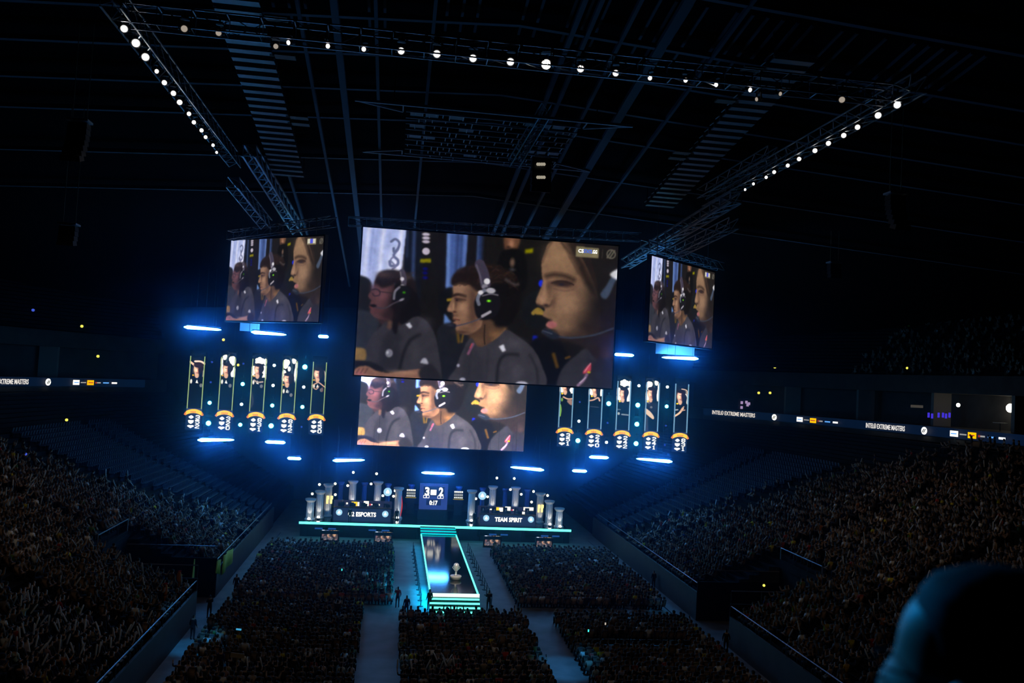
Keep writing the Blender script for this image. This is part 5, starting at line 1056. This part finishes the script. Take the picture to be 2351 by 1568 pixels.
for x0, x1, y0, y1, nm in BLK:
    r = 0; y = y0
    while y < y1:
        x = x0 + .2
        while x < x1 - .2:
            if nm == 'right floor block' and 59.2 < y < 61.6 and x > 14.5 and x < 22: CHAIRS.append((x, y)) if r % 2 == 0 else None
            elif random.random() < .95 and infr((x, y, .6)): PL.append((x + random.uniform(-.06, .06), y + random.uniform(-.08, .08), 0, yaw_to(x, y) * .6 + random.uniform(-.2, .2), nm, r))
            x += .56
        y += .88; r += 1
PL = [p + (random.random(),) for p in PL]; print('people', len(PL))
def pick(p):
    st = 'stand' in p[4] or 'balcony' in p[4]; u = random.random()
    if st: return random.choices(range(8), (.36, .14, .14, .12, .06, .06, .08, .04))[0]
    return random.choices(range(8), (.55, .03, .2, .03, .08, .05, .04, .02))[0]
PL.sort(key=lambda p: (Vector(p[:3]) - Vector((0, 0, CZ))).length)
near = []; rest = []
for p in PL:
    q = proj(Vector(p[:3]) + Vector((0, 0, .8)))
    if len(near) < 270 and 15 < q[0] < W_ - 15 and q[1] < H_ - 8 and not (q[0] > 2010 and q[1] > 1300): near.append(p)
    else: rest.append(p)
STK = mat('stick_white', (.62, .60, .58), .5)
sb = MB(); sb.loft([[Vector((rr * math.cos(a), rr * math.sin(a), z_)) for a in (2 * math.pi * k / 6 for k in range(6))] for rr, z_ in ((.015, 0), (.045, .05), (.048, .5), (.03, .58), (.01, .6))]); stick_me = None
nst = 0
for i, p in enumerate(near):
    k = pick(p); ci = int(RNG.choice(len(COLS), p=CW)); o = bpy.data.objects.new('person', HM[k]); C.objects.link(o)
    o.location = p[:3]; o.rotation_euler = (0, 0, p[3]); s = random.uniform(.94, 1.06); o.scale = (s, s, s); c = COLS[ci][1]; o.color = (*[min(1, v * random.uniform(.8, 1.2)) for v in c], 1)
    row = ('front row' if p[5] < 2 else 'row %s' % 'two three four five six seven eight nine ten eleven twelve thirteen fourteen fifteen sixteen seventeen eighteen nineteen twenty'.split()[min(p[5] - 1, 18)])
    tag(o, '%s person, %s top, %s, %s, %s' % ('standing' if POSES[k][0] == 'stand' else 'seated', COLS[ci][0], PTXT[k], row, p[4]), 'person', 'public in the ' + p[4])
    if k in (1, 3, 6) and nst < 60:
        for s_, n_ in ((-1, 0), (1, 1)):
            if POSES[k][1][n_] not in ('up', 'out'): continue
            hx, hy, hz = {'up': (s_ * .25, .18, 1.42), 'out': (s_ * .44, .24, 1.24)}[POSES[k][1][n_]]
            if stick_me is None: so = sb.build('inflatable_stick', STK, None, True); stick_me = so.data
            else: so = bpy.data.objects.new('inflatable_stick', stick_me); C.objects.link(so)
            so.location = Vector(p[:3]) + Matrix.Rotation(p[3], 3, 'Z') @ Vector((hx * s, hy * s, hz * s - .04)); so.rotation_euler = (random.uniform(-.6, .2), random.uniform(-.6, .6), 0); nst += 1
            tag(so, 'white cheering stick raised by person in %s top, %s, %s' % (COLS[ci][0], row, p[4]), 'cheering stick', 'white cheering sticks in the ' + p[4])
# ---- everybody else as one mass
Vs, Cs, FV, FL = [], [], [], []; base = 0
skc = np.array([.42, .26, .18]); hrc = np.array([[.03, .02, .015], [.06, .035, .02], [.15, .09, .05], [.02, .02, .02]])
LOf = []
for V_, F_, z_ in LO: LOf.append((V_, np.array([i for f in F_ for i in f], np.int32), np.array([len(f) for f in F_], np.int32), z_))
sv = np.array(sb.v); sf = np.array([i for f in sb.f for i in f], np.int32); sl = np.array([len(f) for f in sb.f], np.int32)
for p in rest:
    k = pick(p); V_, fi, fl, z_ = LOf[k]; c, s = math.cos(p[3]), math.sin(p[3]); sc = random.uniform(.93, 1.07)
    W = V_ * sc; X_ = W[:, 0] * c - W[:, 1] * s + p[0]; Y_ = W[:, 0] * s + W[:, 1] * c + p[1]; Vs.append(np.stack([X_, Y_, W[:, 2] + p[2]], 1)); FV.append(fi + base); FL.append(fl); base += len(V_)
    sh = np.array(COLS[int(RNG.choice(len(COLS), p=CW))][1]) * random.uniform(.6, 1.4); col = np.empty((len(V_), 3)); col[z_ == 0] = sh; col[z_ == 1] = skc * random.uniform(.35, .95); col[z_ == 2] = hrc[random.randrange(4)]; col[z_ == 3] = (.018, .02, .028); Cs.append(col)
    if 'stand' in p[4] and random.random() < .13:
        a = random.uniform(-.6, .6); e_ = random.uniform(-.6, .6); M = np.array(Matrix.Rotation(a, 3, 'X') @ Matrix.Rotation(e_, 3, 'Y')); w_ = sv @ M.T * 1.1 + np.array([p[0] + random.uniform(-.25, .25), p[1] + random.uniform(-.2, .2), p[2] + random.uniform(1.0, 1.35)])
        Vs.append(w_); FV.append(sf + base); FL.append(sl); base += len(sv); Cs.append(np.tile([.45, .44, .42], (len(sv), 1)))
V = np.concatenate(Vs).astype(np.float32); CC = np.ones((len(V), 4), np.float32); CC[:, :3] = np.concatenate(Cs); FV = np.concatenate(FV).astype(np.int32); FL = np.concatenate(FL).astype(np.int32)
me = bpy.data.meshes.new('crowd'); me.vertices.add(len(V)); me.vertices.foreach_set('co', V.reshape(-1)); me.loops.add(len(FV)); me.loops.foreach_set('vertex_index', FV); me.polygons.add(len(FL))
me.polygons.foreach_set('loop_start', np.concatenate([[0], np.cumsum(FL)[:-1]]).astype(np.int32)); me.update(calc_edges=True); ca = me.color_attributes.new('Col', 'FLOAT_COLOR', 'POINT'); ca.data.foreach_set('color', CC.reshape(-1)); me.materials.append(pmat('crowd_cloth'))
co = bpy.data.objects.new('crowd', me); C.objects.link(co); tag(co, 'dark mass of seated spectators filling the stands and the floor blocks', 'crowd', None, 'stuff'); print('crowd verts', len(V))

# ---- seats: empty rows near the stage ends, and one empty row in the right floor block
def seat_mb():
    b = MB(); b.box((0, .0, .44), (.46, .42, .06)); b.box((0, -.22, .70), (.46, .05, .5), Matrix.Rotation(-.18, 3, 'X')); b.box((0, -.1, .2), (.06, .2, .42)); b.box((-.24, -.04, .56), (.03, .3, .04)); b.box((.24, -.04, .56), (.03, .3, .04)); return b
SEATM = mat('seat_blue_plastic', (.03, .045, .08), .6); smb = seat_mb(); SP = []
for side, nm in ((-1, 'left'), (1, 'right')):
    for r, (d, z) in enumerate(ROWS[:26]):
        y = 84
        while y < 106:
            y += .56
            if abs((y % 15.5) - 7.7) < .75: continue
            lim = 97 - r * (.62 if side < 0 else .45)
            if y > lim and infr((AX + side * off(y, d), y, z)): SP.append((AX + side * off(y, d), y, z, side * math.pi / 2 * .9, nm))
SP.sort(key=lambda p: p[1]); sm = smb.build('stadium_seat', SEATM); sm_me = sm.data; SPn, SPr = SP[:240], SP[240:]
for i, p in enumerate(SPn):
    o = sm if i == 0 else sm.copy()
    if i: C.objects.link(o)
    o.location = p[:3]; o.rotation_euler = (0, 0, p[3]); tag(o, 'empty folded-down arena seat beyond the public, %s stand' % p[4], 'seat', 'empty seats of the %s stand' % p[4])
b = MB(); sv_, sf_ = smb.v, smb.f
for p in SPr:
    R_ = Matrix.Rotation(p[3], 3, 'Z'); b.add([R_ @ Vector(v) + Vector(p[:3]) for v in sv_], sf_)
if SPr: tag(b.build('stadium_seats', SEATM), 'far rows of empty arena seats at the stage ends of both stands', 'seats', None, 'stuff')
CHM = mat('chair_chrome', (.35, .4, .45), .25, .8)
def chair():
    e = empty('stacking_chair', (0, 0, 0), '', 'chair'); b = MB(); b.box((0, 0, .45), (.44, .42, .04)); b.build('seat', BLACK, e); b = MB(); b.box((0, -.22, .72), (.44, .03, .36)); b.build('backrest', BLACK, e)
    for x in (-.2, .2):
        for y in (-.2, .18): b = MB(); b.bar((x, y, 0), (x, y, .45 if y > 0 else .88), .016, 5); b.build('leg', CHM, e)
    return e
ch0 = chair(); CHAIRS = sorted(CHAIRS)[:26]
for i, (x, y) in enumerate(CHAIRS):
    o = ch0 if i == 0 else dup(ch0); o.location = (x, y, 0); o['label'] = 'empty black chair with shiny legs in the cleared row of the right floor block'; o['group'] = 'empty chairs in the right floor block'

# ---- single people: team players, officials, guards, walkers
def single(k, P, yaw, col, label, group=None, s=1.):
    o = bpy.data.objects.new('person', HM[k]); C.objects.link(o); o.location = P; o.rotation_euler = (0, 0, yaw); o.scale = (s,) * 3; o.color = (*col, 1); tag(o, label, 'person', group); return o
def seat_for(P, yaw, lab):
    o = empty('gaming_chair', P, lab, 'chair', 'players chairs'); o.rotation_euler = (0, 0, yaw)
    b = MB(); b.box((0, 0, .42), (.5, .48, .1)); b.build('seat', BLACK, o); b = MB(); b.box((0, -.28, .95), (.52, .1, .95)); b.build('backrest', BLACK, o); b = MB(); b.lathe([(.28, 0), (.28, .05), (.04, .08), (.04, .38)], (0, 0, 0), 10); b.build('base', DARKM, o)
MON = []
for (A, B, zt, xm, w), nm, col in ((dA, 'left', (.02, .02, .025)), (dB, 'right', (.07, .07, .08))):
    for k in range(5):
        x = A.x + w * (.1 + .2 * k) if nm == 'left' else A.x + w * (.08 + .2 * k); rz = ZS + .42
        single((0, 2, 0, 5, 0)[k], (x, 104.1, rz), math.pi, col, 'seated player with headset at the %s team desk, %s from the left' % (nm, ordn[k].replace('nearest', 'first')), 'players at the %s team desk' % nm)
        seat_for((x, 104.15, rz), math.pi, 'black high-backed chair of a player at the %s team desk, %s from the left' % (nm, ordn[k].replace('nearest', 'first')))
        e = empty('desk_monitor', (x + .25, 102.95, zt + .06), 'dark monitor seen from behind on the %s team desk, %s from the left' % (nm, ordn[k].replace('nearest', 'first')), 'monitor', 'monitors on the %s team desk' % nm); b = MB(); b.box((0, 0, .28), (.56, .04, .34)); b.build('housing', BLACK, e); b = MB(); b.box((0, .04, .06), (.06, .04, .14)); b.box((0, .05, .01), (.24, .2, .02)); b.build('stand', DARKM, e)
    b = MB(); b.box((xm, 104.3, (ZS + ZS + .42) / 2), (w, 1.7, .42)); tag(b.build('players_riser', BLACK), 'low black riser carrying the chairs of the %s team' % nm, 'riser')
P = at(*Z5(820, 835), 104.9); single(7, (P.x, 105.0, ZS + .35), math.pi, (.01, .01, .012), 'coach standing behind the left team desk, dark sleeveless top')
b = MB(); b.box((P.x, 105., ZS + .175), (.9, .7, .35)); tag(b.build('step_block', BLACK), 'black step block under the coach behind the left team desk', 'step')
P = at(*Z6(915, 860), 104.9); single(8, (P.x, 105.0, ZS + .35), math.pi, (.05, .05, .06), 'coach standing behind the right team desk with folded arms')
b = MB(); b.box((P.x, 105., ZS + .175), (.9, .7, .35)); tag(b.build('step_block', BLACK), 'black step block under the coach behind the right team desk', 'step')
for x, y, f, lab in ((935, 960, Z5, 'dark figure standing before the left team desk, hiding its first letters'), (1635, 980, Z5, 'dark figure with headset standing between the left desk and the red flag'), (718, 985, Z6, 'dark figure standing left of the right team desk beside cyan lights')):
    P = at(*f(x, y), 101.6); single(7, (P.x, 101.6, ZS), 0, (.004, .004, .006), lab, 'officials standing on the stage')
for (px, py), k, lab, c in (((985, 1402), 7, 'black-clad guard standing at the left corner of the runway steps', (.004, .004, .005)), ((1121, 1404), 8, 'black-clad guard standing right of the runway steps', (.004, .004, .005)), ((551, 1384), 7, 'person in a pale top walking in the left floor aisle', (.2, .16, .14)), ((541, 1366), 7, 'dark person walking ahead in the left floor aisle', (.01, .01, .012)),
                        ((912, 1396), 9, 'person in red bending by the left floor block', (.3, .03, .03)), ((932, 1418), 7, 'dark person standing in the lit aisle left of the runway', (.004, .004, .006)), ((500, 1420), 8, 'dark guard by the left barrier wall', (.02, .02, .025)), ((1664, 1500), 7, 'dark guard at the right barrier wall', (.006, .006, .008)), ((1500, 1352), 7, 'dark person standing in the right floor aisle', (.006, .006, .01)), ((445, 1470), 7, 'dark person leaning at the left barrier wall', (.01, .01, .015))):
    P = atz(px, py, 0); P.z = 0
    if 'barrier' in lab: P.x = AX + (-18.9 if px < 1000 else 18.9)
    single(k, P, random.uniform(-.5, .5), c, lab)
# two people in tall orange bird costumes at the left barrier
for px, py, lab in ((376, 1392, 'nearer'), (407, 1374, 'farther')):
    P = atz(px, py, 2.4); P.x = AX - 19.2 if 0 else P.x; z0 = 2.0; P = Vector((AX - 20.9, atx(px, py, AX - 20.9).y, z0)); o = single(1 if lab == 'farther' else 6, P, -.9, (.5, .13, .02), 'person in a tall orange bird costume by the left barrier, %s one' % lab)
    b = MB(); b.lathe([(.16, 1.06), (.19, 1.2), (.17, 1.5), (.13, 1.72), (.04, 1.82)], (0, .02, 0), 12); cst = b.build('costume_hood', mat('costume_orange', (.5, .13, .02), .8), o, True); b = MB()
    for k in range(4): b.ball((0, -.06 + .06 * k, 1.82 + .03 * math.sin(k)), .06, 6)
    b.build('costume_comb', mat('costume_red', (.4, .01, .01), .8), o, True); b = MB(); b.bar((0, .12, 1.55), (0, .32, 1.52), .06, 6, .01); b.build('costume_beak', mat('costume_yellow', (.6, .5, .05), .7), o)
# yellow flags along the left barrier, cloth banners
def flag(label, pts, m, name='fan_flag'):
    e = empty(name, pts[0], label, 'flag'); b = MB(); n = 8; A, B, D, E2 = pts; R = []
    for i in range(n + 1):
        t = i / n; w = Vector((.09 * math.sin(t * 9), 0, 0)); R.append([A.lerp(B, t) + w, E2.lerp(D, t) + w, E2.lerp(D, t) + w + Vector((.03, 0, 0)), A.lerp(B, t) + w + Vector((.03, 0, 0))])
    b.loft(R); wchild(b.build('cloth', m, None, True), e); return e
YF_ = mat('flag_yellow', (.42, .40, .03), .8); XW = AX - 19.55
def onw(px, py): return atx(px, py, XW)
flag('large yellow-green flag hung over the left barrier wall', [onw(513, 1275), onw(534, 1258), onw(532, 1290), onw(508, 1320)], YF_); flag('smaller yellow-green flag hung beside the large one on the left barrier', [onw(498, 1288), onw(505, 1284), onw(503, 1318), onw(494, 1316)], YF_)
P = atx(441, 1340, AX - 20.6); e = empty('fan_flag', P, 'tall narrow yellow flag held upright in the left stand', 'flag'); b = MB(); A = atx(446, 1284, AX - 20.6); R = []
for i in range(7): t = i / 6; y_ = P.lerp(A, t); R.append([y_ + Vector((0, s_ * .45 * (1 - t * .75), 0)) for s_ in (-1, 1)] + [y_ + Vector((.04, s_ * .45 * (1 - t * .75), 0)) for s_ in (1, -1)])
b.loft(R); wchild(b.build('cloth', YF_), e); b = MB(); b.bar((P.x, P.y, 2.2), A, .025, 5); wchild(b.build('pole', DARKM), e)
P = atz(543, 1535, 1.5); e = empty('cardboard_sign', P, 'T-shaped pale cardboard sign held up in the left floor block', 'sign'); b = MB(); b.box(P + Vector((0, 0, .75)), (.78, .03, .26), Matrix.Rotation(.1, 3, 'Y')); wchild(b.build('board', mat('cardboard', (.42, .33, .2), .8)), e); b = MB(); b.bar(P + Vector((0, 0, -.1)), P + Vector((0, 0, .65)), .03, 5); wchild(b.build('handle', mat('cardboard', (.42, .33, .2), .8)), e)
P = atz(548, 1445, 1.3); e = empty('phone', P, 'lit phone held up in the left floor block', 'phone'); b = MB(); b.box(P, (.34, .05, .10), Matrix.Rotation(.1, 3, 'Y')); wchild(b.build('display', emat('phone_blue', (.05, .35, .6), 1.)), e); b = MB(); b.box(P + Vector((0, .05, 0)), (.38, .04, .14)); wchild(b.build('housing', BLACK), e)
for px, py, lab, m_ in ((1351, 1448, 'bright green-blue lit phone in the right floor block', emat('phone_cyan', (.05, .8, .7), 1.5)), (1390, 1432, 'pale lit phone in the right floor block', emat('phone_pale', (.7, .6, .5), .8)), (785, 1308, 'tiny lit phone in the left block beside the runway', emat('phone_cyan', (.05, .8, .7), 1.5))):
    P = atz(px, py, 1.25); e = empty('phone', P, lab, 'phone'); b = MB(); b.box(P, (.09, .03, .17)); wchild(b.build('display', m_), e); b = MB(); b.box(P + Vector((0, .03, 0)), (.11, .03, .2)); wchild(b.build('housing', BLACK), e)
# rails: barrier handrails, gangway rails, floor guides in the side aisles
RAILM = mat('handrail', (.25, .27, .33), .4, .6)
def handrail(label, pts, h=1., z_top=True, posts=6):
    e = empty('handrail', pts[0], label, 'handrail'); b = MB()
    for a_, c_ in zip(pts[:-1], pts[1:]): b.bar(a_ + Vector((0, 0, h)), c_ + Vector((0, 0, h)), .045, 5)
    wchild(b.build('top_rail', RAILM), e)
    for a_, c_ in zip(pts[:-1], pts[1:]):
        n = max(1, int((c_ - a_).length / 2.2))
        for k in range(n + 1): q = a_.lerp(c_, k / n); b = MB(); b.bar(q, q + Vector((0, 0, h)), .025, 4); wchild(b.build('post', DARKM), e)
for s, nm in ((-1, 'left'), (1, 'right')):
    x = AX + s * 19.75; p = PIT[s]
    handrail('blue-lit handrail on the %s barrier wall, part nearer the viewer' % nm, [Vector((x, 34, 2.3)), Vector((x, p[0], 2.3))], .75); handrail('blue-lit handrail on the %s barrier wall, part towards the stage' % nm, [Vector((x, p[1], 2.3)), Vector((x, 104, 2.3))], .75)
    handrail('rail round the gangway opening in the %s stand' % nm, [Vector((x, p[0], 3.2)), Vector((AX + s * 26.9, p[0], 3.2)), Vector((AX + s * 26.9, p[0], 5.2)), Vector((AX + s * 26.9, p[1], 5.2)), Vector((AX + s * 26.9, p[1], 3.2)), Vector((x, p[1], 3.2))], .95)
    xk = AX + s * 18.3; b = MB(); b.box((xk, 72, .05), (.12, 60, .1)); tag(b.build('cable_ramp', mat('cable_ramp', (.10, .11, .14), .35)), 'long low cable ramp along the floor aisle by the %s floor blocks' % nm, 'cable ramp')

# ---- person right in front of the viewer, seen from behind, blue light on the cheek
hr = ray(2246, 1560).normalized(); HC = Vector((0, 0, CZ)) + hr * 1.22; fwd = Vector((-.62, .78, 0)).normalized(); rt = fwd.cross(Vector((0, 0, 1))).normalized(); upv = Vector((0, 0, 1))
def HP(x, y, z): return HC + rt * x + fwd * y + upv * z
prof = [(-.30, .055, .060, -.045), (-.20, .056, .062, -.035), (-.135, .058, .070, -.02), (-.115, .060, .092, .0), (-.09, .064, .098, .002), (-.06, .069, .100, .0), (-.035, .072, .101, -.001), (-.01, .075, .100, -.003), (.015, .077, .096, -.006), (.04, .078, .097, -.008), (.07, .076, .095, -.012), (.095, .066, .082, -.018), (.115, .046, .058, -.022), (.126, .018, .024, -.024)]
b = MB(); R = []
for z_, rx, ry, oy in prof:
    ring = []
    for k in range(40):
        a = 2 * math.pi * k / 40; x, y = math.sin(a), math.cos(a); q = 1.
        xx, yy = x * rx, y * ry + oy; fr = max(0, math.cos(a)) ** 14
        yy += fr * (.024 * math.exp(-((z_ + .03) / .022) ** 2) + .008 * math.exp(-((z_ + .075) / .012) ** 2) + .006 * math.exp(-((z_ + .11) / .014) ** 2) + .005 * math.exp(-((z_ - .025) / .014) ** 2))
        for s in (-1, 1):
            w = math.exp(-((a - (math.pi * 2 - .62 if s < 0 else .62)) / .28) ** 2); yy += w * (.006 * math.exp(-((z_ + .03) / .02) ** 2) - .007 * math.exp(-((z_ - .002) / .014) ** 2) + .006 * math.exp(-((z_ - .03) / .014) ** 2))
        ring.append(HP(xx, yy, z_))
    R.append(ring)
# shoulders and upper body continue the neck
def sh(z_, rx, ry, oy): return [HP(math.sin(2 * math.pi * k / 40) * rx, math.cos(2 * math.pi * k / 40) * ry + oy, z_) for k in range(40)]
R = [sh(-.95, .19, .12, -.03), sh(-.7, .20, .13, -.03), sh(-.5, .235, .13, -.04), sh(-.38, .21, .11, -.045), sh(-.32, .12, .08, -.045)] + R
b.loft(R); fg = b.build('person', mat('skin_near', (.42, .27, .2), .5), None, True); tag(fg, 'dark head of a bespectacled person close to the viewer, seen from behind, cheek lit blue', 'person')
su = fg.modifiers.new('s', 'SUBSURF'); su.levels = 1; su.render_levels = 2
b = MB(); R = []
for z_, rx, ry, oy in [(-.115, .064, .05, -.058), (-.07, .076, .060, -.055), (-.02, .082, .078, -.038), (.03, .085, .090, -.026), (.065, .084, .094, -.022), (.095, .076, .088, -.020), (.118, .058, .070, -.020), (.134, .03, .036, -.022), (.138, .008, .01, -.022)]:
    R.append([HP(math.sin(a) * rx * (1 + .03 * math.sin(7 * a + z_ * 90)), math.cos(a) * ry * (1 + .03 * math.sin(9 * a + z_ * 70)) + oy, z_) for a in (2 * math.pi * k / 44 for k in range(44))])
b.loft(R); h_ = b.build('hair', mat('hair_near', (.012, .01, .01), .75), fg, True)
for s in (-1, 1): b = MB(); b.ball(HP(s * .083, -.005, -.015), .03, 8, (.4, .8, 1.1)); b.build('ear', mat('skin_near', (.42, .27, .2), .5), fg, True)
b = MB(); R = []
for z_, rx, ry, oy in ((-1.0, .215, .15, -.03), (-.7, .225, .155, -.03), (-.5, .255, .15, -.04), (-.385, .235, .13, -.045), (-.33, .15, .1, -.045), (-.30, .085, .085, -.045)): R.append(sh(z_, rx, ry, oy))
b.loft(R); b.build('shirt', mat('shirt_near', (.012, .012, .014), .85), fg, True)
e = empty('eyeglasses', HP(0, .1, 0), 'dark thin-framed glasses worn by the near person at the right edge', 'glasses'); b = MB()
for s in (-1, 1):
    c_ = HP(s * .034, .106, -.002); pts = [c_ + rt * (.027 * math.cos(a)) + upv * (.019 * math.sin(a)) + fwd * (-abs(.008 * math.cos(a))) for a in (2 * math.pi * k / 16 for k in range(16))]
    for p_, q_ in zip(pts, pts[1:] + pts[:1]): b.bar(p_, q_, .0018, 5)
b.bar(HP(-.008, .108, .004), HP(.008, .108, .004), .0018, 5); wchild(b.build('frame', DARKM), e)
for s in (-1, 1): b = MB(); b.bar(HP(s * .062, .100, .004), HP(s * .084, .0, .006), .002, 5); wchild(b.build('temple_arm', DARKM), e)

# ================================================================ thin stage haze over the stage end of the hall
hz = MB(); hz.box((AX, 93.5, 18.2), (84, 68, 36)); hm = bpy.data.materials.new('haze'); hm.use_nodes = True; n = hm.node_tree.nodes; n.remove(n['Principled BSDF']); vs = n.new('ShaderNodeVolumeScatter'); vs.inputs['Color'].default_value = (.14, .45, 1, 1); vs.inputs['Density'].default_value = .0037; vs.inputs['Anisotropy'].default_value = .915  # blue of the light put into the scatter colour
hm.node_tree.links.new(vs.outputs[0], n['Material Output'].inputs['Volume']); ho = hz.build('haze', hm); tag(ho, 'thin blue-tinted stage haze filling the stage end of the hall', 'haze', None, 'stuff')
